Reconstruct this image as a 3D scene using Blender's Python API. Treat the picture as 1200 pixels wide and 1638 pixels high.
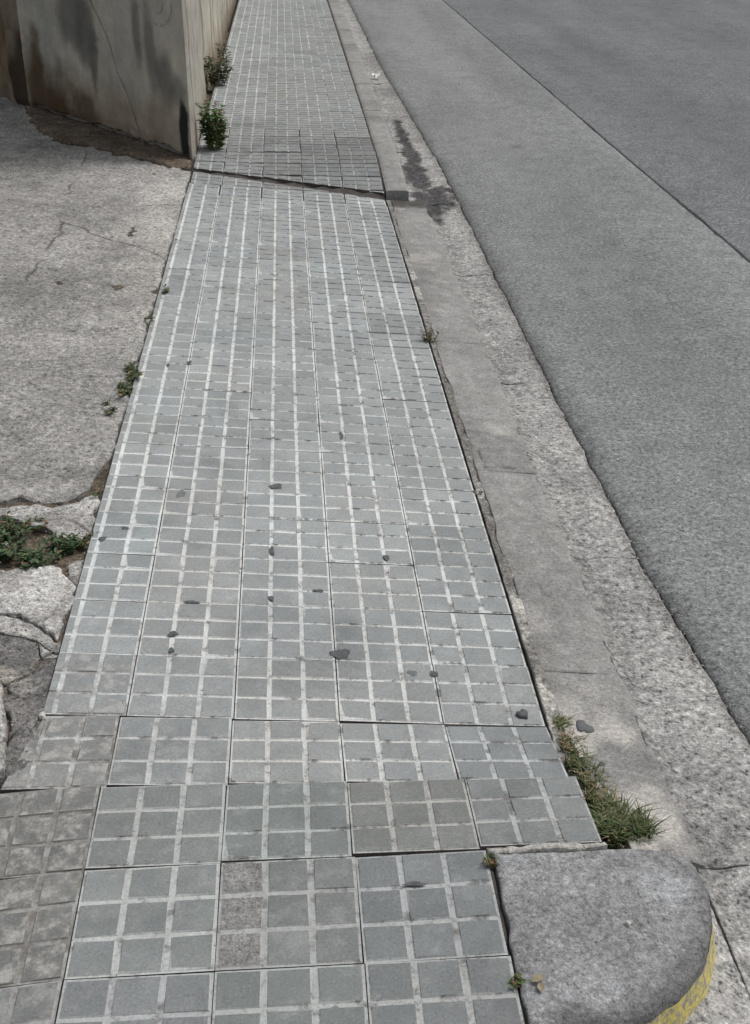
import bpy, bmesh, math, random
import numpy as np
from mathutils import Vector, Matrix, noise as mnoise
from mathutils.geometry import delaunay_2d_cdt

random.seed(7)
RNG = np.random.default_rng(11)
for o in list(bpy.data.objects):
    bpy.data.objects.remove(o, do_unlink=True)
SC = bpy.context.scene
COL = SC.collection

# ------------------------------------------------------------------ camera
CAM_H, PITCH, YAW, FPX = 1.4226, 0.4915, 0.0682, 1966.0     # metres, radians, focal length for a 1638 px tall frame
cam = bpy.data.cameras.new('camera')
cam.sensor_fit = 'VERTICAL'
cam.sensor_height = 24.0
cam.lens = 24.0 * FPX / 1638.0
cam.clip_start = 0.05
cam.clip_end = 500
cam_o = bpy.data.objects.new('camera', cam)
COL.objects.link(cam_o)
cam_o.location = (0, 0, CAM_H)
cam_o.rotation_euler = (math.pi / 2 - PITCH, 0, -YAW)
SC.camera = cam_o

# ------------------------------------------------------------------ sky, sun, exposure
SUN_EL, SUN_AZ = math.radians(62), math.radians(70)          # azimuth clockwise from +Y
world = bpy.data.worlds.new('World')
SC.world = world
world.use_nodes = True
wn = world.node_tree
wn.nodes.clear()
sky = wn.nodes.new('ShaderNodeTexSky')
sky.sky_type = 'NISHITA'
sky.sun_disc = False
sky.sun_elevation = SUN_EL
sky.sun_rotation = SUN_AZ
sky.air_density = 1.0
sky.dust_density = 4.0
hsv = wn.nodes.new('ShaderNodeHueSaturation')                # grey cloud cover: the sky's blue is mostly filtered out
hsv.inputs['Saturation'].default_value = 0.22
bg = wn.nodes.new('ShaderNodeBackground')
bg.inputs['Strength'].default_value = 0.115
wo = wn.nodes.new('ShaderNodeOutputWorld')
wn.links.new(sky.outputs[0], hsv.inputs['Color'])
wn.links.new(hsv.outputs[0], bg.inputs['Color'])
wn.links.new(bg.outputs[0], wo.inputs[0])
sun = bpy.data.lights.new('sun', 'SUN')
sun.energy = 1.5
sun.angle = math.radians(18)
sun.color = (1.0, 0.97, 0.93)
sun_o = bpy.data.objects.new('sun', sun)
COL.objects.link(sun_o)
sd = Vector((math.sin(SUN_AZ) * math.cos(SUN_EL), math.cos(SUN_AZ) * math.cos(SUN_EL), math.sin(SUN_EL)))
sun_o.rotation_euler = sd.to_track_quat('Z', 'Y').to_euler()
sun_o.location = (3, 3, 8)
vs = SC.view_settings
vs.view_transform = 'Standard'
vs.look = 'None'
vs.gamma = 1
vs.use_curve_mapping = False
vs.exposure = 0.08
SC.render.engine = 'CYCLES'

# ------------------------------------------------------------------ survey: from a photo pixel to the ground it shows
_cp, _sp, _cy, _sy = math.cos(PITCH), math.sin(PITCH), math.cos(YAW), math.sin(YAW)
FW = np.array([_sy * _cp, _cy * _cp, -_sp])
RT = np.array([_cy, -_sy, 0.0])
UP = np.cross(RT, FW)

def ray(px, py):
    return FW + RT * (px - 600) / FPX - UP * (py - 819) / FPX

def ground(px, py, zf):
    d = ray(px, py)
    t = -CAM_H / d[2]
    for _ in range(40):
        p = d * t
        t = 0.5 * t + 0.5 * (zf(p[0], p[1]) - CAM_H) / d[2]
    p = d * t
    return p[0], p[1]

# ------------------------------------------------------------------ numeric noise
_LAT = np.random.default_rng(3).random((256, 256))

def vnoise(x, y):
    x = np.asarray(x, float)
    y = np.asarray(y, float)
    xi = np.floor(x).astype(int)
    yi = np.floor(y).astype(int)
    fx = x - xi
    fy = y - yi
    fx = fx * fx * (3 - 2 * fx)
    fy = fy * fy * (3 - 2 * fy)
    a = _LAT[xi & 255, yi & 255]
    b = _LAT[(xi + 1) & 255, yi & 255]
    c = _LAT[xi & 255, (yi + 1) & 255]
    d = _LAT[(xi + 1) & 255, (yi + 1) & 255]
    return (a + (b - a) * fx) * (1 - fy) + (c + (d - c) * fx) * fy

def fbm(x, y, s, octaves=4, seed=0):
    t = 0
    amp = 0.5
    for k in range(octaves):
        t = t + amp * (vnoise(np.asarray(x) * s + 17.3 * seed + 31.7 * k, np.asarray(y) * s + 9.1 * seed - 5.3 * k) - 0.5)
        s *= 2.1
        amp *= 0.5
    return t * 2

def sstep(a, b, x):
    t = np.clip((np.asarray(x, float) - a) / (b - a), 0, 1)
    return t * t * (3 - 2 * t)

# ------------------------------------------------------------------ object helpers
def tag(o, label=None, cat=None, group=None, kind=None):
    if label: o['label'] = label
    if cat: o['category'] = cat
    if group: o['group'] = group
    if kind: o['kind'] = kind
    return o

def link(name, me, parent=None):
    o = bpy.data.objects.new(name, me)
    COL.objects.link(o)
    if parent: o.parent = parent
    return o

def empty(name, loc=(0, 0, 0)):
    o = bpy.data.objects.new(name, None)
    COL.objects.link(o)
    o.location = loc
    o.empty_display_size = 0.1
    return o

def mesh_from(name, verts, faces, mats, smooth=False, col=None, fmat=None):
    me = bpy.data.meshes.new(name)
    me.from_pydata([tuple(map(float, v)) for v in verts], [], [tuple(f) for f in faces])
    for m in (mats if isinstance(mats, (list, tuple)) else [mats]):
        me.materials.append(m)
    if fmat is not None:
        me.polygons.foreach_set('material_index', np.asarray(fmat, np.int32))
    if smooth:
        me.polygons.foreach_set('use_smooth', np.ones(len(me.polygons), bool))
    if col is not None:
        a = me.color_attributes.new('Col', 'FLOAT_COLOR', 'POINT')
        a.data.foreach_set('color', np.asarray(col, np.float32).ravel())
    me.update()
    return me

def grid_patch(name, U, V, fx, thick, mat, parent=None, colf=None, smooth=True, skirt=True):
    """fx(u, v) -> X, Y, Z arrays over the grid; skirts hang down so that edges have depth."""
    u, v = np.meshgrid(U, V, indexing='ij')
    X, Y, Z = fx(u, v)
    nu, nv = u.shape
    P = np.stack([X, Y, Z], -1).reshape(-1, 3)
    idx = np.arange(nu * nv).reshape(nu, nv)
    F = np.stack([idx[:-1, :-1], idx[1:, :-1], idx[1:, 1:], idx[:-1, 1:]], -1).reshape(-1, 4)
    F = F.tolist()
    if skirt:
        ring = list(idx[:, 0]) + list(idx[-1, 1:]) + list(idx[-2::-1, -1]) + list(idx[0, -2:0:-1])
        base = len(P)
        low = P[ring].copy()
        low[:, 2] -= thick
        P = np.concatenate([P, low])
        n = len(ring)
        for k in range(n):
            F.append([ring[(k + 1) % n], ring[k], base + k, base + (k + 1) % n])
    C = None
    if colf is not None:
        C = colf(P[:, 0], P[:, 1], P[:, 2])
    me = mesh_from(name, P, F, mat, False, C)
    sm = np.zeros(len(F), bool)
    sm[:(nu - 1) * (nv - 1)] = smooth
    me.polygons.foreach_set('use_smooth', sm)
    # make the top face up
    if me.polygons[0].normal.z < 0:
        me.flip_normals()
    return link(name, me, parent)

def poly_slab(name, poly, zf, thick, mat, parent=None, step=0.02, jit=0.004, rnd=0.004, rough=0.003, seed=0, colf=None, smooth=True):
    """A broken slab: ragged outline, uneven top, rounded arris, real thickness."""
    out = []
    n = len(poly)
    for i in range(n):
        a = np.array(poly[i])
        b = np.array(poly[(i + 1) % n])
        L = np.linalg.norm(b - a)
        m = max(1, int(L / step))
        nrm = np.array([-(b - a)[1], (b - a)[0]]) / max(L, 1e-6)
        for k in range(m):
            p = a + (b - a) * k / m
            # the same wander for every piece, so that neighbours keep fitting each other
            w = np.array([fbm(p[0], p[1], 22, 4, 1), fbm(p[0], p[1], 22, 4, 2)]) * jit * 2.0 if jit else 0
            out.append(p + w)
    out = np.array(out)
    c = out.mean(0)
    lo = out.min(0)
    hi = out.max(0)
    gx, gy = np.meshgrid(np.arange(lo[0], hi[0], step), np.arange(lo[1], hi[1], step), indexing='ij')
    g = np.stack([gx.ravel(), gy.ravel()], -1) + RNG.uniform(-.25, .25, (gx.size, 2)) * step
    inside = np.zeros(len(g), bool)
    x, y = g[:, 0], g[:, 1]
    dmin = np.full(len(g), 9.)
    for i in range(len(out)):
        x0, y0 = out[i]
        x1, y1 = out[(i + 1) % len(out)]
        cond = ((y0 > y) != (y1 > y))
        with np.errstate(divide='ignore', invalid='ignore'):
            xx = (x1 - x0) * (y - y0) / (y1 - y0) + x0
        inside ^= cond & (x < xx)
        e = np.array([x1 - x0, y1 - y0])
        L2 = max(e @ e, 1e-12)
        t = np.clip(((x - x0) * e[0] + (y - y0) * e[1]) / L2, 0, 1)
        dmin = np.minimum(dmin, np.hypot(x - x0 - t * e[0], y - y0 - t * e[1]))
    g = g[inside & (dmin > step * 0.45)]
    pts = np.concatenate([out, g])
    nb = len(out)
    r = delaunay_2d_cdt([Vector(p) for p in pts], [(i, (i + 1) % nb) for i in range(nb)], [], 1, 1e-6)
    V = np.array([[v.x, v.y] for v in r[0]])
    T = [list(f) for f in r[2]]
    Z = zf(V[:, 0], V[:, 1]) + fbm(V[:, 0], V[:, 1], 25, 3, seed + 1) * rough
    cnt = {}
    for f in T:
        for i in range(3):
            e = (f[i], f[(i + 1) % 3])
            cnt[e] = 1
    bedges = [e for e in cnt if (e[1], e[0]) not in cnt]
    bset = sorted({i for e in bedges for i in e})
    Z[bset] -= rnd * (0.6 + 0.8 * RNG.random(len(bset)))
    P = np.column_stack([V, Z])
    base = len(P)
    rem = {b: base + k for k, b in enumerate(bset)}
    low = P[bset].copy()
    low[:, 2] -= thick
    P = np.concatenate([P, low])
    nt = len(T)
    F = T + [[e[1], e[0], rem[e[0]], rem[e[1]]] for e in bedges]
    C = colf(P[:, 0], P[:, 1], P[:, 2]) if colf else None
    me = mesh_from(name, P, F, mat, False, C)
    sm = np.zeros(len(F), bool)
    sm[:nt] = smooth
    me.polygons.foreach_set('use_smooth', sm)
    if me.polygons[0].normal.z < 0:
        me.flip_normals()
    return link(name, me, parent)

# ------------------------------------------------------------------ node helpers
class NT:
    def __init__(self, name):
        self.m = bpy.data.materials.new(name)
        self.m.use_nodes = True
        self.t = self.m.node_tree
        self.t.nodes.clear()
        self.out = self.t.nodes.new('ShaderNodeOutputMaterial')
        self.bsdf = self.t.nodes.new('ShaderNodeBsdfPrincipled')
        self.t.links.new(self.bsdf.outputs[0], self.out.inputs[0])
        self.geo = self.t.nodes.new('ShaderNodeNewGeometry')
        self.pos = self.geo.outputs['Position']
    def put(self, sock, v):
        if isinstance(v, bpy.types.NodeSocket):
            self.t.links.new(v, sock)
        else:
            if hasattr(sock.default_value, '__len__') and not isinstance(v, (int, float)):
                v = tuple(v)
                if len(sock.default_value) == 4 and len(v) == 3: v = v + (1,)
            sock.default_value = v
    def noise(self, scale, detail=4, rough=0.55, vec=None, dist=0.0):
        n = self.t.nodes.new('ShaderNodeTexNoise')
        self.put(n.inputs['Vector'], vec or self.pos)
        n.inputs['Scale'].default_value = scale
        n.inputs['Detail'].default_value = detail
        n.inputs['Roughness'].default_value = rough
        n.inputs['Distortion'].default_value = dist
        return n.outputs['Fac']
    def voro(self, scale, feature='F1', out='Distance', vec=None, rnd=1.0):
        n = self.t.nodes.new('ShaderNodeTexVoronoi')
        n.feature = feature
        self.put(n.inputs['Vector'], vec or self.pos)
        n.inputs['Scale'].default_value = scale
        n.inputs['Randomness'].default_value = rnd
        return n.outputs[out]
    def ramp(self, fac, stops):
        n = self.t.nodes.new('ShaderNodeValToRGB')
        self.put(n.inputs[0], fac)
        e = n.color_ramp.elements
        while len(e) > 1: e.remove(e[-1])
        for i, (p, c) in enumerate(stops):
            if not hasattr(c, '__len__'): c = (c, c, c)
            el = e[0] if i == 0 else e.new(p)
            el.position = p
            el.color = tuple(c) + (1,)
        return n.outputs[0]
    def mix(self, fac, a, b, mode='MIX'):
        n = self.t.nodes.new('ShaderNodeMix')
        n.data_type = 'RGBA'
        n.blend_type = mode
        self.put(n.inputs[0], fac)
        self.put(n.inputs[6], a)
        self.put(n.inputs[7], b)
        return n.outputs[2]
    def math(self, op, a, b=0.0, clamp=False):
        n = self.t.nodes.new('ShaderNodeMath')
        n.operation = op
        n.use_clamp = clamp
        self.put(n.inputs[0], a)
        self.put(n.inputs[1], b)
        return n.outputs[0]
    def attr(self, name):
        n = self.t.nodes.new('ShaderNodeAttribute')
        n.attribute_name = name
        return n
    def scaled(self, sx, sy, sz):
        n = self.t.nodes.new('ShaderNodeMapping')
        self.put(n.inputs[0], self.pos)
        n.inputs['Scale'].default_value = (sx, sy, sz)
        return n.outputs[0]
    def bump(self, h, dist, strength=1.0, prev=None):
        n = self.t.nodes.new('ShaderNodeBump')
        n.inputs['Strength'].default_value = strength
        n.inputs['Distance'].default_value = dist
        self.put(n.inputs['Height'], h)
        if prev: self.put(n.inputs['Normal'], prev)
        return n.outputs[0]
    def done(self, color, rough=0.85, normal=None, spec=0.3):
        self.put(self.bsdf.inputs['Base Color'], color)
        self.put(self.bsdf.inputs['Roughness'], rough)
        self.bsdf.inputs['Specular IOR Level'].default_value = spec
        if normal: self.put(self.bsdf.inputs['Normal'], normal)
        return self.m

def concrete(name, c1, c2, agg=90, amount=0.5, bump=0.0025, blotch=3.0, use_col=False, rough=0.9, cracks=0.0, stain=0.0):
    """weathered concrete: cloudy tone, irregular dark pits and pale exposed stones of mixed size"""
    n = NT(name)
    big = n.ramp(n.noise(blotch, 4, .62), [(.32, 0.0), (.68, 1.0)])
    col = n.mix(big, c1, c2)
    med = n.ramp(n.noise(blotch * 8, 3, .65), [(.3, .82), (.7, 1.16)])
    col = n.mix(1.0, col, med, 'MULTIPLY')
    s1 = n.noise(agg, 2, .75)
    s2 = n.noise(agg * 2.3, 2, .8)
    sp = n.math('ADD', n.math('MULTIPLY', s1, .55), n.math('MULTIPLY', s2, .45))
    k = min(1.0, amount)
    grain = n.ramp(sp, [(.34, 1 - .86 * k), (.43, 1 - .32 * k), (.50, 1.0), (.57, 1 + .3 * k), (.66, 1 + 1.05 * k)])
    col = n.mix(1.0, col, grain, 'MULTIPLY')
    if use_col:
        a = n.attr('Col')
        brk = n.ramp(n.noise(38, 4, .7), [(.28, .6), (.5, 1.0)])
        f = n.math('MULTIPLY', a.outputs['Alpha'], brk)
        col = n.mix(f, col, n.mix(1.0, a.outputs['Color'], grain, 'MULTIPLY'))
    h = sp
    if stain:
        st = n.ramp(n.noise(1.6, 6, .68, None, .6), [(.36, 1 - stain), (.5, 1.0), (.66, 1 + stain * .35)])
        col = n.mix(1.0, col, st, 'MULTIPLY')
    if cracks:
        wv = n.t.nodes.new('ShaderNodeMix')
        wv.data_type = 'VECTOR'
        wv.inputs[0].default_value = .07
        nn = n.t.nodes.new('ShaderNodeTexNoise')
        nn.inputs['Scale'].default_value = 5.0
        nn.inputs['Detail'].default_value = 5.0
        n.t.links.new(n.pos, nn.inputs['Vector'])
        n.t.links.new(n.pos, wv.inputs[4])
        n.t.links.new(nn.outputs['Color'], wv.inputs[5])
        e = n.voro(cracks, 'DISTANCE_TO_EDGE', 'Distance', wv.outputs[1])
        ln = n.ramp(e, [(.0, 1.0), (.006 * cracks, 0.0)])
        ln = n.math('MULTIPLY', ln, n.ramp(n.noise(1.9, 2), [(.46, 0.), (.54, 1.)]))
        col = n.mix(n.math('MULTIPLY', ln, .8), col, (.07, .065, .06))
        h = n.math('SUBTRACT', sp, n.math('MULTIPLY', ln, .6))
    return n.done(col, rough, n.bump(h, bump * 2.2, 1.0))

# ------------------------------------------------------------------ materials
def tile_material(name, kind):
    n = NT(name)
    info = n.t.nodes.new('ShaderNodeObjectInfo')
    tone = n.attr('tone').outputs['Fac']
    smear = n.math('SUBTRACT', 1.0, info.outputs['Alpha'])
    fine = n.noise(210, 4, .82)
    grain = n.ramp(fine, [(.30, .55), (.43, .93), (.5, 1.), (.57, 1.06), (.70, 1.45)])
    cloud = n.noise(8, 5, .64)
    blot = n.ramp(cloud, [(.3, .87), (.7, 1.13)])
    if kind == 'pad':
        col = n.mix(1.0, n.mix(cloud, (.256, .276, .277), (.266, .280, .277)), info.outputs['Color'], 'MULTIPLY')
        col = n.mix(1.0, col, tone, 'MULTIPLY')
        bloom = n.ramp(n.noise(19, 5, .72), [(.55, 0.), (.78, .45)])
        col = n.mix(bloom, col, (.40, .415, .41))
    else:
        # pale dust and lime in the grooves, washed out or dirty in places; more dirt to the right and far away
        sep = n.t.nodes.new('ShaderNodeSeparateXYZ')
        n.t.links.new(n.pos, sep.inputs[0])
        bias = n.math('MULTIPLY', n.math('ADD', sep.outputs[0], .25), .10 if kind == 'cross' else .05)
        if kind == 'cross':
            bias = n.math('ADD', bias, n.math('MULTIPLY', n.math('MULTIPLY', n.math('SUBTRACT', sep.outputs[1], 2.4), .4, True), .09))
        far = n.math('MULTIPLY', n.math('MULTIPLY', n.math('SUBTRACT', sep.outputs[1], 5.6), 1.2, True), .07)
        v = n.math('SUBTRACT', n.math('SUBTRACT', n.noise(30, 5, .74), bias), far)
        lo, hi = {'long': (.34, .475), 'cross': (.335, .455)}[kind]
        dirt = n.ramp(v, [(lo, 1.), (hi, 0.)])
        pale = n.mix(1.0, n.mix(cloud, (.62, .62, .60), (.48, .50, .495)) if kind == 'long' else n.mix(cloud, (.62, .62, .60), (.51, .53, .525)), info.outputs['Color'], 'MULTIPLY')
        col = n.mix(n.math('MULTIPLY', dirt, .85), pale, (.13, .13, .126))
    col = n.mix(.85, col, grain, 'MULTIPLY')
    col = n.mix(.9, col, blot, 'MULTIPLY')
    soot = n.ramp(n.noise(2.6, 6, .7, None, .5), [(.34, .80), (.47, 1.), (.6, 1.0), (.72, 1.10)])
    col = n.mix(1.0, col, soot, 'MULTIPLY')
    # cement and mud trodden over the surface
    mud = n.noise(24, 5, .68)
    sm = n.ramp(mud, [(.34, 0.), (.60, 1.)])
    cem = n.mix(n.ramp(mud, [(.42, 0.), (.6, 1.)]), (.115, .103, .088), (.35, .345, .33)) if kind == 'pad' else n.mix(cloud, (.085, .077, .068), (.25, .235, .215))
    col = n.mix(n.math('MULTIPLY', sm, smear), col, n.mix(.85, cem, grain, 'MULTIPLY'))
    return n.done(col, .8 if kind == 'pad' else .95, n.bump(fine, .0014, .8), .3)

M_PAD = tile_material('tile_pad', 'pad')
M_LONG = tile_material('tile_groove_long', 'long')
M_CROSS = tile_material('tile_groove_cross', 'cross')
M_BED = concrete('joint_dirt', (.05, .046, .042), (.09, .082, .074), amount=.3)
M_DRIVE = concrete('driveway_concrete', (.238, .232, .219), (.322, .314, .297), agg=62, amount=.9, bump=.004, blotch=2.0, use_col=True, cracks=1.1, stain=.32)
M_CHUNK = concrete('broken_concrete', (.26, .25, .235), (.40, .39, .375), agg=75, amount=.9, bump=.004, blotch=6, use_col=True, cracks=5, stain=.3)
M_DARKCHUNK = concrete('dark_broken_concrete', (.115, .112, .108), (.20, .192, .185), agg=75, amount=.9, bump=.005, blotch=7, use_col=True, cracks=6, stain=.35)
M_KERB = concrete('kerb_concrete', (.232, .229, .220), (.285, .280, .270), agg=125, amount=.55, bump=.0014, blotch=3, use_col=True, stain=.25)
M_GUT = concrete('gutter_concrete', (.27, .265, .257), (.35, .343, .33), agg=68, amount=1.0, bump=.0035, blotch=4, use_col=True, stain=.3)
M_BLOCK = concrete('kerb_block_concrete', (.225, .226, .224), (.305, .308, .31), agg=120, amount=.72, bump=.002, blotch=9, use_col=True, stain=.25)
M_MORTAR = concrete('edge_mortar', (.17, .163, .153), (.25, .24, .225), agg=70, amount=.9, bump=.004, blotch=9, use_col=True)
M_PIT = concrete('pitted_tile', (.20, .198, .19), (.275, .27, .26), agg=110, amount=.65, bump=.003, blotch=20)
M_PALE = concrete('pale_cement', (.36, .345, .32), (.52, .505, .48), agg=110, amount=.6, bump=.003, blotch=14)
M_SOIL = concrete('soil', (.085, .066, .048), (.17, .135, .10), agg=60, amount=1.0, bump=.007, blotch=8, stain=.4)

def asphalt(name, c1, c2, amount):
    n = NT(name)
    sc = n.scaled(1, .35, 1)
    col = n.mix(n.ramp(n.noise(1.7, 4, .6, sc), [(.3, 0.), (.7, 1.)]), c1, c2)
    lane = n.ramp(n.noise(1.1, 4, .6, n.scaled(1.6, .12, 1)), [(.35, .88), (.65, 1.12)])
    col = n.mix(1.0, col, lane, 'MULTIPLY')
    col = n.mix(1.0, col, n.ramp(n.noise(9, 4, .7), [(.28, .82), (.5, 1.), (.72, 1.14)]), 'MULTIPLY')
    sp = n.math('ADD', n.math('MULTIPLY', n.noise(65, 2, .85), .5), n.math('MULTIPLY', n.noise(165, 2, .85), .5))
    stone = n.ramp(sp, [(.35, .28), (.43, .68), (.5, 1.0), (.57, 1.28), (.65, 1.75 + amount)])
    col = n.mix(1.0, col, stone, 'MULTIPLY')
    a = n.attr('Col')
    col = n.mix(a.outputs['Alpha'], col, n.mix(1.0, a.outputs['Color'], stone, 'MULTIPLY'))
    return n.done(col, .85, n.bump(sp, .007, 1.0), .3)

M_ASPH1 = asphalt('asphalt_faded', (.174, .182, .181), (.220, .229, .227), .2)
M_ASPH2 = asphalt('asphalt_dark', (.115, .124, .129), (.155, .165, .170), .8)

def plain(name, c, var=.25, scale=40, rough=.85, bump=.001):
    n = NT(name)
    f = n.ramp(n.noise(scale, 4, .65), [(.3, 1 - var), (.7, 1 + var)])
    return n.done(n.mix(1., c, f, 'MULTIPLY'), rough, n.bump(n.noise(scale * 4, 3), bump, .8))

M_TAR = plain('joint_tar', (.035, .036, .038))
M_GUM = plain('gum', (.09, .095, .097), .4, 120)
M_GUM2 = plain('gum_faded', (.15, .165, .165), .25, 120)
M_PAPER = plain('paper', (.8, .8, .78), .06, 60)
M_PEB = plain('pale_pebble', (.5, .49, .46), .15, 80)
M_CHALK = plain('chalk', (.36, .36, .34), .4, 60)
M_LEAFDRY = plain('dry_leaf', (.26, .22, .15), .3, 80)

def yellow():
    n = NT('worn_yellow_paint')
    w = n.ramp(n.noise(85, 6, .78), [(.44, 0.), (.58, 1.)])
    g = n.ramp(n.noise(200, 3), [(.3, .8), (.7, 1.15)])
    y = n.mix(n.noise(18, 3), (.68, .55, .10), (.66, .58, .22))
    c = n.mix(w, y, (.30, .285, .25))
    return n.done(n.mix(.8, c, g, 'MULTIPLY'), .8, n.bump(n.noise(180, 4), .0015, .8))
M_YEL = yellow()

def leafmat(name, trans=.25):
    n = NT(name)
    a = n.attr('Col')
    v = n.ramp(n.noise(90, 3), [(.3, .75), (.7, 1.25)])
    c = n.mix(1., a.outputs['Color'], v, 'MULTIPLY')
    m = n.done(c, .55, None, .35)
    tr = n.t.nodes.new('ShaderNodeBsdfTranslucent')
    n.put(tr.inputs[0], c)
    ms = n.t.nodes.new('ShaderNodeMixShader')
    ms.inputs[0].default_value = trans
    n.t.links.new(n.bsdf.outputs[0], ms.inputs[1])
    n.t.links.new(tr.outputs[0], ms.inputs[2])
    n.t.links.new(ms.outputs[0], n.out.inputs[0])
    return m
M_LEAF = leafmat('leaf')
def gritmat():
    n = NT('grit')
    return n.done(n.attr('Col').outputs['Color'], .9)
M_GRIT = gritmat()
M_STEM = plain('stem', (.13, .12, .06), .2)

def wallmat(name):
    n = NT(name)
    a = n.attr('Col')
    st = n.scaled(9, 9, .9)
    streak = n.ramp(n.noise(1.6, 5, .65, st), [(.28, .72), (.72, 1.28)])
    blot = n.ramp(n.noise(6, 5, .65), [(.3, .8), (.7, 1.2)])
    g = n.ramp(n.noise(150, 4, .7), [(.28, .78), (.72, 1.22)])
    c = n.mix(.3, a.outputs['Color'], streak, 'MULTIPLY')
    c = n.mix(.8, c, blot, 'MULTIPLY')
    c = n.mix(.8, c, g, 'MULTIPLY')
    h = n.math('ADD', n.noise(120, 4, .7), n.math('MULTIPLY', n.noise(18, 4), 1.5))
    return n.done(c, .9, n.bump(h, .004, .9), .25)
M_WALL = wallmat('stained_render')

# ------------------------------------------------------------------ surface heights
C1 = -0.339            # joint between the first and second column of tiles
Y0 = 2.0788            # a row joint
XL, XR = -0.492, 0.463

def crease(X):
    return 6.03 + (0.45 - X) * 0.316

def zs(X, Y):
    """pavement surface: low where the driveway crosses, higher beyond the crease and at the corner"""
    X = np.asarray(X, float)
    Y = np.asarray(Y, float)
    zd = -.0847 * (X - C1)
    zn = .005 + 0 * Y
    t = sstep(1.46, 1.93, Y)
    z = zn + t * (zd - zn)
    z = z - .11 * np.clip(-.36 - X, 0, 1) * (1 - sstep(1.25, 2.05, Y))      # the last column sags towards the driveway
    yc = crease(X)
    zu = .028 - .03 * X
    r = np.clip((Y - yc) / .55, 0, 1)
    zc = zd + .014 + .010 * (X + .5)
    return np.where(Y > yc, zc + (zu - zc) * r, z)

def zdrive(X, Y):
    X = np.asarray(X, float)
    return .010 + .05 * (XL - X)

def zkerb(X, Y):
    """lowered kerb, then gutter, then road"""
    X = np.asarray(X, float)
    return -.070 - .10 * (X - .47) + .0003 * np.sin(X * 90) * 0 - .006 * np.exp(-((X - .685) / .03) ** 2) + .055 * np.clip(X - .70, 0, 1)

ZROAD = -.100
AS_Y = [0.0, 1.2, 1.84, 2.5, 3.18, 4.7, 6.95, 10.4, 15.7, 40]
AS_X = [.90, .885, .857, .824, .818, .822, .828, .762, .742, .74]
LN_Y = [0, 4.9, 6.96, 9.8, 15.6, 40]
LN_X = [1.93, 1.915, 1.893, 1.878, 1.846, 1.80]

def asx(Y):
    return np.interp(Y, AS_Y, AS_X) + fbm(Y, 0 * np.asarray(Y), 4, 3, 3) * .007 + fbm(Y, 0 * np.asarray(Y) + 7, 30, 3, 4) * .006

def lnx(Y):
    return np.interp(Y, LN_Y, LN_X) + fbm(Y, 0 * np.asarray(Y) + 4, 1.5, 4, 5) * .008 + fbm(Y, 0 * np.asarray(Y) + 9, 25, 3, 7) * .004

# ------------------------------------------------------------------ ground and road
me = mesh_from('ground', [(-80, -60, -.22), (80, -60, -.22), (80, 120, -.22), (-80, 120, -.22)], [(0, 1, 2, 3)], M_BED)
tag(link('ground', me), 'dark compacted earth beneath the pavement and road', 'ground', kind='structure')

def nocol(X, Y, Z):
    return np.zeros((len(X), 4), np.float32)

def strip(name, ys, xl, xr, n, zf, thick, mat, parent=None, colf=nocol, rough=.002, rs=12, edge=0.0, seed=0):
    def fx(u, v):
        Y = u
        a = xl(Y)
        b = xr(Y)
        X = a + (b - a) * v
        Z = zf(X, Y) + fbm(X, Y, rs, 4, seed) * rough
        if edge:
            d = np.minimum(X - a, b - X)
            Z = Z - edge * (1 - sstep(0, edge * 2.5, d))
        return X, Y, Z
    return grid_patch(name, ys, n, fx, thick, mat, parent, colf)

def edged(n, e=.03):
    v = np.linspace(0, 1, n)
    return np.unique(np.concatenate([v, [e * .4, e, 1 - e, 1 - e * .4]]))

ys_road = np.concatenate([np.arange(-2, 16, .015), np.arange(16, 60, .5)])
def roadcol(X, Y, Z):
    c = nocol(X, Y, Z)
    e = asx(Y)
    # grime along the broken edge against the gutter
    a = (1 - sstep(.0, .05 + .05 * (vnoise(Y * 6, Y * 0) - .3), X - e)) * .55
    c[:, :3] = (.085, .085, .082)
    c[:, 3] = a
    for cx, cy, r in ((1.33, 7.3, .05), (1.13, 4.6, .03), (2.5, 6.0, .04)):
        d = np.hypot((X - cx), (Y - cy) * .5)
        c[:, 3] = np.maximum(c[:, 3], .5 * (1 - sstep(r * .3, r, d)))
    return c
zr1 = lambda X, Y: ZROAD - .004 + 0.008 * sstep(0, .05, X - asx(Y)) + 0 * Y + .012 * (X - .85)
road1 = strip('road_side_strip', ys_road, lambda Y: asx(Y) + .004, lambda Y: lnx(Y) - .005, edged(40, .02), zr1, .1, M_ASPH1, None, roadcol, .004, 5, .004, 1)
tag(road1, 'pale faded asphalt strip of the road beside the gutter', 'road', kind='structure')
zr2 = lambda X, Y: ZROAD + .003 + .012 * (X - .85)
road2 = strip('road', ys_road[::2], lambda Y: lnx(Y) + .005, lambda Y: 0 * Y + 9.0, edged(60, .002), zr2, .1, M_ASPH2, None, nocol, .004, 4, .003, 2)
tag(road2, 'darker coarse asphalt carriageway beyond the long tarred joint', 'road', kind='structure')
jt = strip('road_joint', ys_road[::2], lambda Y: lnx(Y) - .016, lambda Y: lnx(Y) + .016, np.linspace(0, 1, 5), lambda X, Y: zr2(X, Y) - .004, .05, M_TAR)
tag(jt, 'dark tarred joint line running between the two strips of asphalt', 'road joint', kind='structure')

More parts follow.
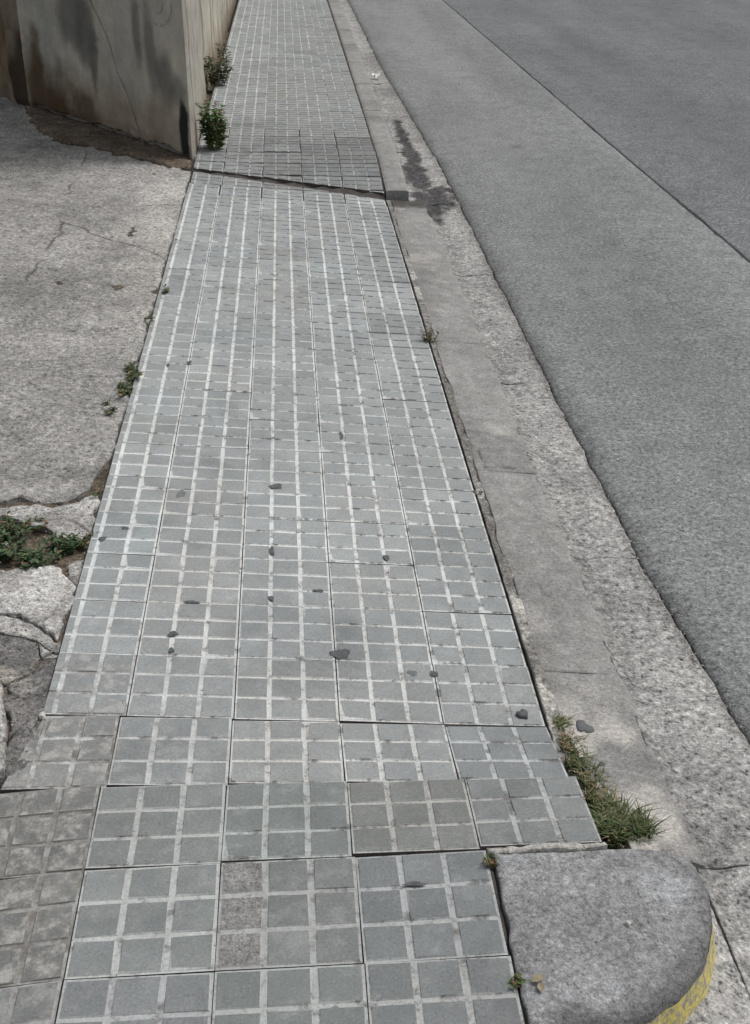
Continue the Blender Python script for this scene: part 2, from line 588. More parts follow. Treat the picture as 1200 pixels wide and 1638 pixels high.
# ------------------------------------------------------------------ gutter
gutter = strip('gutter', np.arange(-1, 40, .1), lambda Y: 0 * Y + .57, lambda Y: asx(Y) + .02, np.linspace(0, 1, 8), lambda X, Y: 0 * X - .128, .06, M_BED)
tag(gutter, 'concrete gutter channel between the kerb and the asphalt', 'gutter', kind='structure')
WETP = [ground(x, y, lambda X, Y: -.1) for x, y in ((653, 240), (672, 290), (683, 325), (700, 318))]
def gutcol(X, Y, Z):
    c = nocol(X, Y, Z)
    # damp leaf litter caught in the channel where the raised kerb begins
    d = np.full(len(X), 9.)
    for (a, b), rx, ry in zip(WETP, (.045, .075, .085, .095), (.9, .5, .40, .28)):
        d = np.minimum(d, np.hypot((X - a) / rx, (Y - b) / ry))
    d = d + fbm(X, Y * .6, 22, 4, 9) * .9
    a = (1 - sstep(.62, 1.2, d)) * .95
    band = .55 * (1 - sstep(.02, .05, X - .585 + fbm(X, Y, 6, 3, 4) * .04)) * sstep(6.2, 6.6, Y)
    grime = .5 * (1 - sstep(.0, .04, asx(Y) - X + fbm(X, Y, 9, 3, 8) * .03))
    lo = .35 * (1 - sstep(0, .05, X - .66 + fbm(X, Y, 5, 3, 2) * .05)) * (Y < 6)
    c[:, 3] = np.maximum.reduce([a, band, grime, lo])
    c[:, :3] = np.where((a > .4)[:, None], np.array([[.036, .035, .036]]), np.array([[.12, .115, .108]]))
    return c
def zgut(X, Y):
    z = zkerb(X, Y)
    return z - .014 * sstep(6.0, 6.4, Y) * (1 - sstep(0, .12, X - .57))
gut_joints = [-1.0, .35, 1.512, 2.55, 3.68, 4.85, 6.0, 7.2, 8.4, 9.6, 10.9, 12.2, 13.6, 15, 18, 24, 32, 40]
for k in range(len(gut_joints) - 1):
    a, b = gut_joints[k], gut_joints[k + 1]
    inner = (lambda Y: .6480 - .0690 * sstep(5.95, 6.03, Y)) if b > 2 else (lambda Y: .650 + 0 * Y)
    st = .012 if b < 9 else .04
    strip('gutter_slab', np.linspace(a + .0012, b - .0012, max(4, int((b - a) / st))), inner, lambda Y: asx(Y) - .003, edged(18 if b < 9 else 8, .03), zgut, .035, M_GUT, gutter, gutcol, .008, 16, .0004, 20 + k)

# ------------------------------------------------------------------ kerb
kerb = strip('kerb', np.arange(1.5, 40, .1), lambda Y: 0 * Y + .47, lambda Y: 0 * Y + .66 - .09 * sstep(5.95, 6.03, Y), np.linspace(0, 1, 6), lambda X, Y: -.115 + 0 * X, .06, M_BED)
tag(kerb, 'pale concrete kerb, dropped across the driveway and raised beyond it', 'kerb', kind='structure')
def kerbcol(X, Y, Z):
    c = nocol(X, Y, Z)
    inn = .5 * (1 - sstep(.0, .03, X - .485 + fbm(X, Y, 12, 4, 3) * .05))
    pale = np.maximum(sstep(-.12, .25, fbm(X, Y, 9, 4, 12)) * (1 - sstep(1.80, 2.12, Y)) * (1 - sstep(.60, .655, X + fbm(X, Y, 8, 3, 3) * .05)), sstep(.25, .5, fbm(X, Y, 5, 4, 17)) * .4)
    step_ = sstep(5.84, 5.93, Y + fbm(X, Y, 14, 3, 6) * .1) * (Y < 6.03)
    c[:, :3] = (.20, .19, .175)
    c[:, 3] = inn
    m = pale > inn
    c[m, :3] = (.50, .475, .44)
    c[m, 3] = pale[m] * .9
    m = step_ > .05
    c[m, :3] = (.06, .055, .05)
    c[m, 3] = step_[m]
    return c
kj = [1.515, 2.06, 3.0, 4.02, 5.0, 6.0]
def kin(Y):
    return .486 + .06 * (1 - sstep(1.45, 1.95, Y)) + fbm(Y, 0 * Y + 2, 7, 4, 6) * .012
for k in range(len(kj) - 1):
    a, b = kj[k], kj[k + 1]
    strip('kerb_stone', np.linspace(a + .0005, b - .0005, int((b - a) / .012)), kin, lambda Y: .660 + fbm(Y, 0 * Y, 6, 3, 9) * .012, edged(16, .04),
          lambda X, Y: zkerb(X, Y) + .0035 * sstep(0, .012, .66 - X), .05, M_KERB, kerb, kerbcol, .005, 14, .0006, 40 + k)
# the squarish mended patch between two dropped stones
pp = [ground(x, y, zkerb) for x, y in ((763, 722), (790, 716), (815, 722), (826, 750), (775, 751))]
poly_slab('kerb_patch', pp, lambda X, Y: zkerb(X, Y) + .0065, .03, M_KERB, kerb, .012, .002, .003, .002, 6, kerbcol)
def zkr(X, Y):
    return zs(.46 + 0 * X, Y + .02) - .004 - .02 * (X - .46)
kj2 = [6.03, 6.98, 7.95, 8.95, 9.95, 10.95, 11.95, 12.95, 13.95, 14.95, 16, 20, 26, 33, 40]
for k in range(len(kj2) - 1):
    a, b = kj2[k], kj2[k + 1]
    def zk(X, Y, a=a):
        z = zkr(X, np.maximum(Y, 6.45))
        return z - .03 * (1 - sstep(6.03, 6.5, Y))
    st = .025 if b < 9 else .06
    strip('kerb_stone', np.linspace(a + .003, b - .003, max(4, int((b - a) / st))), lambda Y: .468 + .01 * sstep(6, 12, Y) + 0 * Y, lambda Y: .578 + .02 * sstep(6, 12, Y) + 0 * Y,
          edged(9, .08), zk, .14, M_KERB, kerb, nocol, .003, 12, .006, 60 + k)

# mortar and dirt packed between the tiles and the kerb
def mortcol(X, Y, Z):
    c = nocol(X, Y, Z)
    pale = np.maximum.reduce([(1 - sstep(.0, .4, np.abs(Y - 4.7))), (1 - sstep(.05, .30, np.abs(Y - 2.02))), .9 * (1 - sstep(.05, .14, np.abs(Y - 2.35))), .7 * (1 - sstep(.05, .2, np.abs(Y - 2.95)))])
    pale = pale * sstep(-.25, .1, fbm(X, Y, 16, 4, 21))
    c[:, :3] = (.46, .44, .40)
    c[:, 3] = pale
    dk = (1 - sstep(.1, .5, np.abs(Y - 3.4))) + (1 - sstep(.05, .2, np.abs(Y - 2.6)))
    m = dk > pale
    c[m, :3] = (.155, .143, .13)
    c[m, 3] = np.clip(dk[m], 0, 1) * .8
    return c
def zmort(X, Y):
    z = zkerb(X, Y) + .001 + fbm(X, Y, 20, 3, 8) * .008
    up = (1 - sstep(.0, .5, np.abs(Y - 4.7))) + (1 - sstep(.05, .35, np.abs(Y - 2.05)))
    z = z + .007 * np.clip(up, 0, 1)
    return z - .02 * (1 - sstep(1.55, 1.95, Y))
mort = strip('mortar_strip', np.arange(1.49, 6.02, .008), lambda Y: .4655 + 0 * Y, lambda Y: kin(Y) + .004, np.linspace(0, 1, 9), zmort, .05, M_MORTAR, None, mortcol, .003, 30)
tag(mort, 'crumbling mortar and dirt packed between the tiles and the dropped kerb', 'mortar', kind='structure')
mort2 = strip('dirt_joint', np.arange(6.05, 30, .05), lambda Y: .4635 + 0 * Y, lambda Y: .4725 + .01 * sstep(6, 12, Y), np.linspace(0, 1, 3), lambda X, Y: zs(X * 0 + .46, Y) - .012, .04, M_BED)
tag(mort2, 'thin dark dirt joint between the far tiles and the raised kerb', 'joint', kind='structure')

# ------------------------------------------------------------------ sidewalk of grooved tiles
XB = np.concatenate([[-.60], np.linspace(-.54, .465, 12)])
def bedfx(u, v):
    xm = np.where(u > 1.475, .464, .287)
    X = -.496 + v * (xm + .496)
    return X, u, zs(X, u) - .0075
YB = np.unique(np.concatenate([np.arange(.3, 8, .04), np.arange(8, 40, .5)]))
sw = grid_patch('sidewalk', np.unique(np.concatenate([YB, [1.474, 1.476]])), np.linspace(0, 1, 14), bedfx, .08, M_BED)
tag(sw, 'grey pavement of square nine-block tiles with pale grooves', 'sidewalk', kind='structure')

HALF, PADX, PADY, PITCHP = .0993, .0294, .0294, .0667
def tile_bm(seed, pitted=()):
    rr = random.Random(seed)
    bm = bmesh.new()
    tone = bm.faces.layers.float.new('tone')
    def quad(pts, mi, t=1.0):
        f = bm.faces.new([bm.verts.new(p) for p in pts])
        f.material_index = mi
        f[tone] = t
        return f
    zf_ = -.0024
    cs = [-PITCHP, 0, PITCHP]
    xe = [-HALF] + sum([[c - PADX, c + PADX] for c in cs], []) + [HALF]
    ye = [-HALF] + sum([[c - PADY, c + PADY] for c in cs], []) + [HALF]
    # groove floors: lengthwise ones run through, crosswise ones fill between
    for i in range(0, 8, 2):
        for j in range(7):
            quad([(xe[i], ye[j], zf_), (xe[i + 1], ye[j], zf_), (xe[i + 1], ye[j + 1], zf_), (xe[i], ye[j + 1], zf_)], 1)
    for i in range(1, 7, 2):
        for j in range(0, 8, 2):
            quad([(xe[i], ye[j], zf_), (xe[i + 1], ye[j], zf_), (xe[i + 1], ye[j + 1], zf_), (xe[i], ye[j + 1], zf_)], 2)
    # tile sides
    c4 = [(-HALF, -HALF), (HALF, -HALF), (HALF, HALF), (-HALF, HALF)]
    for k in range(4):
        a, b = c4[k], c4[(k + 1) % 4]
        quad([(a[0], a[1], zf_ - .03), (b[0], b[1], zf_ - .03), (b[0], b[1], zf_), (a[0], a[1], zf_)], 4)
    for i, cx in enumerate(cs):
        for j, cy in enumerate(cs):
            t = rr.uniform(.90, 1.09)
            low, top = [], []
            w = (i, j) in pitted
            for sx, sy in ((-1, -1), (1, -1), (1, 1), (-1, 1)):
                e = rr.uniform(-.0007, .0007)
                low.append((cx + sx * PADX, cy + sy * PADY, zf_))
                ins = .0010 + abs(rr.gauss(0, .0006))
                if rr.random() < .008: ins += rr.uniform(.003, .007)       # a knocked-off corner
                top.append((cx + sx * (PADX - ins) + e, cy + sy * (PADY - ins) + rr.uniform(-.0006, .0006), (-.0012 if w else 0) + rr.uniform(-.0004, .0004)))
            quad(top, 3 if w else 0, t)
            for k in range(4):
                quad([low[k], low[(k + 1) % 4], top[(k + 1) % 4], top[k]], 2 - k % 2, t * .96)     # dust clings to the flanks
    bmesh.ops.remove_doubles(bm, verts=bm.verts, dist=1e-6)
    return bm

def tile_mesh(bm):
    me = bpy.data.meshes.new('tile')
    bm.to_mesh(me)
    bm.free()
    for m in (M_PAD, M_LONG, M_CROSS, M_PIT, M_BED): me.materials.append(m)
    return me

VAR = [tile_mesh(tile_bm(s)) for s in range(10)]
def cut_tile(seed, cuts):
    """cuts: list of (point, normal) in tile space; what lies on the normal's side is sawn off"""
    bm = tile_bm(seed)
    for co, no in cuts:
        bmesh.ops.bisect_plane(bm, geom=bm.verts[:] + bm.edges[:] + bm.faces[:], plane_co=co, plane_no=no, clear_outer=True)
        be = [e for e in bm.edges if e.is_boundary and all(abs((v.co - Vector(co)).dot(Vector(no))) < 1e-5 for v in e.verts)]
        ex = bmesh.ops.extrude_edge_only(bm, edges=be)
        for v in [g for g in ex['geom'] if isinstance(g, bmesh.types.BMVert)]:
            v.co.z = -.034
        for f in [g for g in ex['geom'] if isinstance(g, bmesh.types.BMFace)]: f.material_index = 4
    if not bm.faces:
        bm.free()
        return None
    return tile_mesh(bm)

CUTL = [cut_tile(s, [((XL + .439, 0, 0), (-1, 0, 0))]) for s in range(20, 24)]

PITTED = tile_mesh(tile_bm(77, ((0, 0), (0, 1), (0, 2))))
CURVED = cut_tile(78, [((-.037, .1, 0), Vector((-1, .22, 0)).normalized())])
def tile_matrix(xc, yc, rr, side=0, sc=1.0, sy=None):
    sy = sy or sc
    e = .03
    # keep both finite-difference samples on the tile's own side of the crease
    f = zs
    if side < 0:
        f = lambda X, Y: zs(X, min(float(Y), float(crease(X)) - .003))
    elif side > 0:
        f = lambda X, Y: zs(X, max(float(Y), float(crease(X)) + .003))
    z = float(f(xc, yc))
    dx = float(f(xc + e, yc) - f(xc - e, yc)) / (2 * e)
    dy = float(f(xc, yc + e) - f(xc, yc - e)) / (2 * e)
    dx += rr.gauss(0, .003)
    dy += rr.gauss(0, .0025)
    a = rr.gauss(0, .004 if not side or yc < 5.9 or yc > 7.4 else .012)
    vx = Vector((1, a, dx)).normalized()
    nz = vx.cross(Vector((-a, 1, dy))).normalized()
    vy = nz.cross(vx)
    m = Matrix((vx * sc, vy * sy, nz)).transposed().to_4x4()
    m.translation = (xc, yc, z + rr.gauss(0, .0005))
    return m

def tile_colour(k, j, rr):
    t = rr.gauss(1.0, .05)
    h = rr.gauss(0, .008)
    c = [t * (1 + h), t, t * (1 - h * .8)]
    smear = max(0, rr.gauss(.06, .10))
    sp = {(-3, 2): (.82, .90, .86, .05), (-3, 3): (.90, .87, .80, .08), (-4, 2): (.82, .84, .84, .25), (-4, 3): (.80, .84, .88, .05),
          (-4, 1): (.96, 1.0, .99, .12), (-5, 1): (.84, .86, .92, .15), (-5, 2): (.80, .86, .84, .05), (-5, 3): (.84, .85, .86, .05),
          (-2, 4): (.82, .86, .92, .05), (-3, 4): (.86, .88, .88, .15), (-3, 1): (.90, .92, .90, .12), (-2, 1): (.95, .97, 1.0, .30),
          (-1, 1): (1.0, 1.02, 1.04, .30), (-1, 0): (1.05, 1.1, 1.16, .75), (-2, 0): (1.0, 1.0, 1.0, .95), (-3, 0): (.80, .78, .75, 1.0),
          (-4, 0): (.80, .78, .75, 1.0), (-5, 0): (.86, .86, .88, .55), (0, 0): (1.05, 1.1, 1.14, .25), (1, 0): (1.04, 1.08, 1.1, .1),
          (0, 4): (1.06, 1.1, 1.12, .15), (1, 4): (1.08, 1.1, 1.12, .05), (-1, 4): (1.0, 1.02, 1.03, .3)}
    if k >= -1:
        c = [v * (1.0 + .07 * min(1, (k + 1) / 3)) for v in c]
    if (k, j) in sp:
        a = sp[(k, j)]
        g_ = sum(a[:3]) / 3
        c = [(g_ + (v - g_) * .4) * (.84 if k <= -3 else .97) for v in a[:3]]
        smear = a[3]
    if 20 <= k <= 26:       # darker, cracked relaid tiles just beyond the crease
        f = (.64 if j >= 2 and k <= 24 else .84) * rr.uniform(.86, 1.12)
        c = [v * f for v in c]
        smear += .2
    if 27 <= k <= 38: smear += .15 if j >= 2 else .05
    if 27 <= k <= 60: c = [v * (.93 if j >= 2 else .98) for v in c]
    return (c[0], c[1], c[2], 1 - min(1, smear))

# the nearest rows are of a slightly larger batch, laid on a wider grid
WY = [1.26, 1.47, 1.68, 1.88]
WC = [[-.361, -.146, .071, .285], [-.360, -.145, .068, .279], [-.361, -.1445, .0625, .266], [-.339, -.139, .061, .261]]
def joint_x(c, Y):
    cc = min(3, max(0, c))
    return float(np.interp(Y, WY, [w[cc] for w in WC])) + (c - cc) * .2
def row_y(k):
    return Y0 + .2 * k if k >= -3 else 1.4788 + .2165 * (k + 3)
tiles = []           # (k, j, mesh, matrix, colour)
for k in range(-7, 190):
    for j in range(5):
        rr = random.Random(k * 31 + j * 7 + 5)
        x0 = -.539 + .2 * j
        yb = row_y(k)
        sh = 0.0
        if k >= 20: sh += [.006, .004, .001, -.001, -.002][j]
        xc, yc = x0 + .1 + sh, yb + .1
        wx = wy = 1.0
        if yb < 1.9:
            wy = (row_y(k + 1) - yb) / .2
            yc = (row_y(k + 1) + yb) / 2
            ja, jb = joint_x(j - 1, yc), joint_x(j, yc)
            xc, wx = (ja + jb) / 2, (jb - ja) / .2
        if j == 4 and yb < 1.47: continue             # the kerb end block stands here
        me = VAR[rr.randrange(len(VAR))]
        if (k, j) == (-4, 2): me = PITTED
        if (k, j) == (-2, 0): me = CURVED
        cuts = []
        if j == 0 and k > -2: me = CUTL[rr.randrange(4)]
        yl, yr = crease(x0), crease(x0 + .2)
        lo, hi = min(yl, yr), max(yl, yr)
        col = tile_colour(k, j, rr)
        if hi <= yb - .0 or lo >= yb + .2:
            side = -1 if lo >= yb + .2 else 1
            near = 19 <= k <= 25
            tiles.append((k, j, me, tile_matrix(xc, yc, rr, side, rr.uniform(.955, .985) if near else wx, None if near else wy), col))
        else:
            ym = crease(xc) - yc
            nrm = Vector((.316, 1, 0)).normalized()
            lc = [((XL + .439, 0, 0), (-1, 0, 0))] if j == 0 else []
            for side in (-1, 1):
                m2 = cut_tile(300 + k * 7 + j, lc + [(Vector((0, ym, 0)) + nrm * (.010 + .008 * (xc + .5)) * side, nrm if side < 0 else -nrm)])
                if m2 is None or len(m2.polygons) < 6: continue
                tiles.append((k, j, m2, tile_matrix(xc, yc, rr, side, .972), col))

near_t = [t for t in tiles if t[3].translation.y > 1.05]
near_t = near_t[:300]
ids = {id(t) for t in near_t}
for t in near_t:
    o = link('tile', t[2], sw)
    o.matrix_basis = t[3]
    o.color = t[4]
# everything smaller in view (and the rows just behind the photographer) as one part
bm = bmesh.new()
tl = bm.faces.layers.float.new('tone')
for t in tiles:
    if id(t) in ids: continue
    n0 = len(bm.faces)
    b0 = len(bm.verts)
    bm.from_mesh(t[2])
    bm.verts.ensure_lookup_table()
    bm.faces.ensure_lookup_table()
    for v in bm.verts[b0:]: v.co = t[3] @ v.co
    s = t[4][1]
    for f in bm.faces[n0:]: f[tl] *= s
ot = link('tile_rows', tile_mesh(bm), sw)
ot['kind'] = 'stuff'

bead = [ground(x, y, lambda X, Y: .008 + 0 * X) for x, y in ((778, 1354), (870, 1350), (968, 1344), (974, 1351), (900, 1358), (782, 1364))]
poly_slab('cement_bead', bead, lambda X, Y: .0105 + 0 * X, .03, M_PALE, sw, .006, .004, .003, .004, 12, nocol)

# ------------------------------------------------------------------ rounded kerb end block
def zblock(X, Y):
    Y = np.asarray(Y, float)
    X = np.asarray(X, float)
    return np.where(Y > 1.48, .009, .009 + .01 * (Y - 1.48)) - .015 * (X - .3)
outl_px = [(775, 1362), (860, 1359), (975, 1353), (1030, 1351), (1075, 1358), (1105, 1372), (1127, 1396), (1138, 1430), (1141, 1470), (1135, 1508), (1120, 1540), (1092, 1578), (1050, 1612), (1000, 1637)]
outl = [np.array(ground(x, y, zblock)) for x, y in outl_px]
outl += [np.array((.36, 1.135)), np.array((.285, 1.11))]
outl[0][0] = .2895
outl[-1][0] = .2895
def resample(P, step):
    R = []
    n = len(P)
    for i in range(n):
        a, b = P[i], P[(i + 1) % n]
        m = max(1, int(round(np.linalg.norm(b - a) / step)))
        for q in range(m): R.append(a + (b - a) * q / m)
    return np.array(R)
O = resample(outl, .012)
for _ in range(2):                                   # soften the curve but keep the two corners at the tiles
    S = (np.roll(O, 1, 0) + O * 2 + np.roll(O, -1, 0)) / 4
    keep = (O[:, 0] < .31)
    O = np.where(keep[:, None], O, S)
O[:, 0] += fbm(O[:, 0], O[:, 1], 40, 4, 5) * .006
O[:, 1] += np.where(O[:, 0] > .31, fbm(O[:, 0], O[:, 1], 40, 4, 6) * .005, 0)
cen = np.array((.45, 1.32))
nO = len(O)
nrmO = []
for i in range(nO):
    t = O[(i + 1) % nO] - O[i - 1]
    nn = np.array([t[1], -t[0]]) / max(np.linalg.norm(t), 1e-9)
    if nn @ (O[i] - cen) < 0: nn = -nn
    nrmO.append(nn)
nrmO = np.array(nrmO)
left = O[:, 0] < .30
def odist(P):
    """distance to the free (curved) and to the tile-side part of the outline"""
    d = np.full(len(P), 9.)
    dl = np.full(len(P), 9.)
    for i in range(nO):
        r_ = np.hypot(P[:, 0] - O[i, 0], P[:, 1] - O[i, 1])
        if left[i]: dl = np.minimum(dl, r_)
        else: d = np.minimum(d, r_)
    return d, np.minimum(d, dl)
gx, gy = np.meshgrid(np.arange(.28, .66, .009), np.arange(1.08, 1.52, .009), indexing='ij')
g = np.stack([gx.ravel(), gy.ravel()], -1) + RNG.uniform(-.002, .002, (gx.size, 2))
ins = np.zeros(len(g), bool)
for i in range(nO):
    (x0, y0), (x1, y1) = O[i], O[(i + 1) % nO]
    cnd = (y0 > g[:, 1]) != (y1 > g[:, 1])
    with np.errstate(divide='ignore', invalid='ignore'):
        ins ^= cnd & (g[:, 0] < (x1 - x0) * (g[:, 1] - y0) / (y1 - y0) + x0)
g = g[ins]
g = g[odist(g)[1] > .012]
pts = [O] + [O - nrmO * w for w in (.003, .008)] + [g]
pts = np.concatenate(pts)
r = delaunay_2d_cdt([Vector(p) for p in pts], [(i, (i + 1) % nO) for i in range(nO)], [], 1, 1e-5)
P2 = np.array([[v.x, v.y] for v in r[0]])
df, da = odist(P2)
prof = lambda d: -.007 * np.clip(1 - d / .010, 0, 1) ** 1.6
Zb = zblock(P2[:, 0], P2[:, 1]) + prof(df) - .003 * np.clip(1 - da / .006, 0, 1) + fbm(P2[:, 0], P2[:, 1], 20, 4, 4) * .0035
V = np.column_stack([P2, Zb])
F = [list(f) for f in r[2]]
dirn = {(f[i], f[(i + 1) % 3]) for f in F for i in range(3)}
bed = [e for e in dirn if (e[1], e[0]) not in dirn]
bs = sorted({i for e in bed for i in e})
low = V[bs].copy()
for q, i in enumerate(bs):
    j_ = int(np.argmin(np.hypot(O[:, 0] - V[i, 0], O[:, 1] - V[i, 1])))
    if not left[j_]: low[q, :2] += nrmO[j_] * .022          # the face is battered outwards at its foot
low[:, 2] = -.125
rem = {b_: len(V) + q for q, b_ in enumerate(bs)}
V = np.concatenate([V, low])
F += [[e[1], e[0], rem[e[0]], rem[e[1]]] for e in bed]
def blockcol(P):
    c = np.zeros((len(P), 4), np.float32)
    X, Y = P[:, 0], P[:, 1]
    d = np.full(len(X), 9.)
    for i in range(nO):
        if not left[i]: d = np.minimum(d, np.hypot(X - O[i, 0], Y - O[i, 1]))
    rim = (1 - sstep(.006, .05, d + fbm(X, Y, 20, 4, 3) * .03)) * sstep(1.47, 1.38, Y + 0 * X) * .75
    pale = sstep(.1, .4, fbm(X, Y, 6, 4, 31) + .35 * (1 - sstep(.02, .14, np.hypot(X - .53, Y - 1.40)))) * .7
    c[:, :3] = (.34, .355, .37)
    c[:, 3] = pale
    m = rim > pale
    c[m, :3] = (.10, .10, .10)
    c[m, 3] = rim[m]
    return c
blk = empty('kerb_end_block', (.45, 1.32, -.1))
bme = mesh_from('block', np.array(V) - np.array((.45, 1.32, -.1)), F, M_BLOCK, True, blockcol(np.array(V)))
bmb = bmesh.new()
bmb.from_mesh(bme)
bmesh.ops.recalc_face_normals(bmb, faces=bmb.faces)
bmb.to_mesh(bme)
bmb.free()
link('block', bme, blk)
# worn yellow paint on the near side face, 2 mm proud of it
V, F = [], []
sel = [i for i in range(nO) if O[i, 1] < 1.335 and O[i, 0] > .296]
sel.sort(key=lambda i: math.atan2(O[i, 1] - cen[1], O[i, 0] - cen[0]), reverse=True)
for q, i in enumerate(sel):
    for t in (0.02, .35, .7, .98):
        p = O[i] + nrmO[i] * (.0025 + .022 * t)
        zt = float(zblock(O[i, 0], O[i, 1])) - .018
        V.append((p[0] - .45, p[1] - 1.32, zt + (-.122 - zt) * t + .1))
    if q:
        for t in range(3):
            a = (q - 1) * 4 + t
            F.append([a, a + 4, a + 5, a + 1])
tag(link('yellow_paint', mesh_from('yellow_paint', V, F, M_YEL, True), blk), 'flaking yellow paint on the curved side')
tag(blk, 'rounded grey concrete kerb end block with flaking yellow side', 'kerb block')

# concrete at the foot of the block: apron towards the gutter
def zap(X, Y): return -.062 - .26 * np.clip(X - .56, 0, .1)
ap = poly_slab('gutter_apron', [(.30, .4), (.655, .4), (.648, 1.10), (.644, 1.505), (.60, 1.505), (.30, 1.3)], zap, .04, M_GUT, gutter, .015, .003, .003, .004, 5, nocol)

# ------------------------------------------------------------------ driveway
dbase = grid_patch('driveway', np.concatenate([np.linspace(-6, -1, 12), np.linspace(-.98, -.487, 40)]), np.concatenate([np.linspace(.3, 1.55, 20), np.linspace(1.58, 3, 100), np.linspace(3.1, 12, 40)]), lambda u, v: (u, v, zdrive(u, v) - .013 + fbm(u, v, 10, 3, 2) * .012 - .05 * (1 - sstep(1.62, 1.78, v))), .05, M_SOIL)
tag(dbase, 'rough weathered concrete driveway, cracked along its near side', 'driveway', kind='structure')
def G(*pts): return [ground(x, y, zdrive) for x, y in pts]
def edge_x(Y):            # ragged left edge of the tiled pavement
    return XL - .006 + fbm(Y, 0 * np.asarray(Y) + 1, 5, 3, 2) * .01
def drivecol(X, Y, Z):
    c = nocol(X, Y, Z)
    e = XL - X
    pale = (1 - sstep(.02, .22, e + fbm(X, Y, 4, 4, 2) * .25)) * sstep(3.6, 4.8, Y) * .75
    far = (1 - sstep(.0, .35, (6.60 - 1.0 * (X + .5)) - Y - .05 + fbm(X, Y, 4, 3, 5) * .2)) * .6
    c[:, :3] = (.40, .385, .358)
    c[:, 3] = np.maximum(pale, far * .7)
    dk = sstep(.12, .5, fbm(X * 1.2, Y * .6, 2.0, 4, 33)) * .45
    m = dk > c[:, 3]
    c[m, :3] = (.185, .178, .168)
    c[m, 3] = dk[m]
    return c
near_edge = G((152, 762), (141, 778), (122, 789), (96, 798), (62, 799), (30, 797), (0, 800))
poly = near_edge + [(-1.2, 2.76), (-2.6, 2.9), (-5, 3.0), (-5, 10.5), (-2.0, 10.5), (-1.0, 7.6), (-.50, 6.62)]
poly += [(float(edge_x(y)), y) for y in np.arange(6.5, 2.95, -.15)]
poly_slab('concrete_slab', poly, lambda X, Y: zdrive(X, Y) + fbm(X, Y, 3, 4, 6) * .014, .06, M_DRIVE, dbase, .022, .006, .003, .012, 3, drivecol)
poly_slab('concrete_slab', [(-5, .4), (-.67, .4), (-.67, 1.62), (-.69, 2.0), (-.75, 2.32), (-.80, 2.42), (-.84, 2.62), (-.86, 2.73), (-1.2, 2.735), (-2.6, 2.875), (-5, 2.97)], lambda X, Y: zdrive(X, Y) - .004 + fbm(X, Y, 3, 4, 6) * .014, .06, M_DRIVE, dbase, .03, .006, .003, .010, 4, drivecol)
def paleC(X, Y, Z):
    c = nocol(X, Y, Z)
    c[:, :3] = (.5, .49, .47)
    c[:, 3] = sstep(-.05, .4, fbm(X, Y, 9, 4, 14)) * .8
    return c
def dirtC(X, Y, Z):
    c = nocol(X, Y, Z)
    c[:, :3] = (.33, .30, .26)
    c[:, 3] = sstep(.1, .5, fbm(X, Y, 14, 4, 18)) * .8
    return c
CH = [  # broken pieces by the pavement: outline in photo pixels, lift, material, colour
    ([(-60, 808), (0, 806), (40, 806), (80, 808), (120, 800), (157, 787), (154, 825), (145, 850), (120, 862), (100, 868), (85, 852), (60, 842), (0, 826), (-60, 826)], -.004, M_CHUNK, paleC),
    ([(-60, 912), (0, 912), (40, 910), (80, 903), (98, 922), (124, 938), (119, 955), (111, 975), (97, 1018), (60, 1000), (30, 980), (0, 976), (-60, 975)], .0, M_CHUNK, paleC),
    ([(101, 905), (114, 897), (138, 890), (131, 918), (125, 934), (108, 922)], -.004, M_CHUNK, dirtC),
    ([(-60, 979), (0, 980), (29, 984), (58, 1003), (96, 1021), (108, 1020), (105, 1040), (82, 1036), (50, 1022), (20, 1014), (-60, 1006)], -.005, M_CHUNK, dirtC),
    ([(-60, 1010), (0, 1016), (22, 1017), (48, 1025), (64, 1047), (42, 1078), (20, 1088), (0, 1094), (-60, 1098)], -.005, M_DARKCHUNK, dirtC),
    ([(52, 1025), (82, 1039), (102, 1043), (67, 1047)], -.004, M_CHUNK, dirtC),
    ([(67, 1050), (104, 1046), (97, 1080), (89, 1128), (64, 1180), (46, 1212), (28, 1238), (11, 1258), (11, 1098), (26, 1090), (45, 1081)], -.006, M_DARKCHUNK, dirtC),
]
for q, (pl, dz, mt, cf) in enumerate(CH):
    poly_slab('concrete_piece', G(*pl), lambda X, Y, dz=dz: zdrive(X, Y) + dz + fbm(X, Y, 7, 3, 4) * .008, .045, mt, dbase, .008, .010, .0015, .007, 50 + q, cf)
# pale stone edging at the very left
poly_slab('edging_stone', G((-70, 1100), (3, 1098), (8, 1130), (9, 1180), (8, 1240), (-70, 1250)), lambda X, Y: zdrive(X, Y) + .015, .06, M_CHUNK, dbase, .012, .003, .006, .003, 70, paleC)
# cement fillet where the near tiles end at the left
fil = [(-.67, .6), (-.563, .6), (-.563, 1.60), (-.552, 1.665), (-.520, 1.76), (-.497, 1.875), (-.520, 1.86), (-.545, 1.80), (-.575, 1.72), (-.67, 1.66)]
poly_slab('cement_fillet', fil, lambda X, Y: zs(-.55 + 0 * X, Y) - .001 + .25 * np.clip(-.60 - X, 0, .07), .05, M_DARKCHUNK, dbase, .010, .003, .003, .003, 71, dirtC)

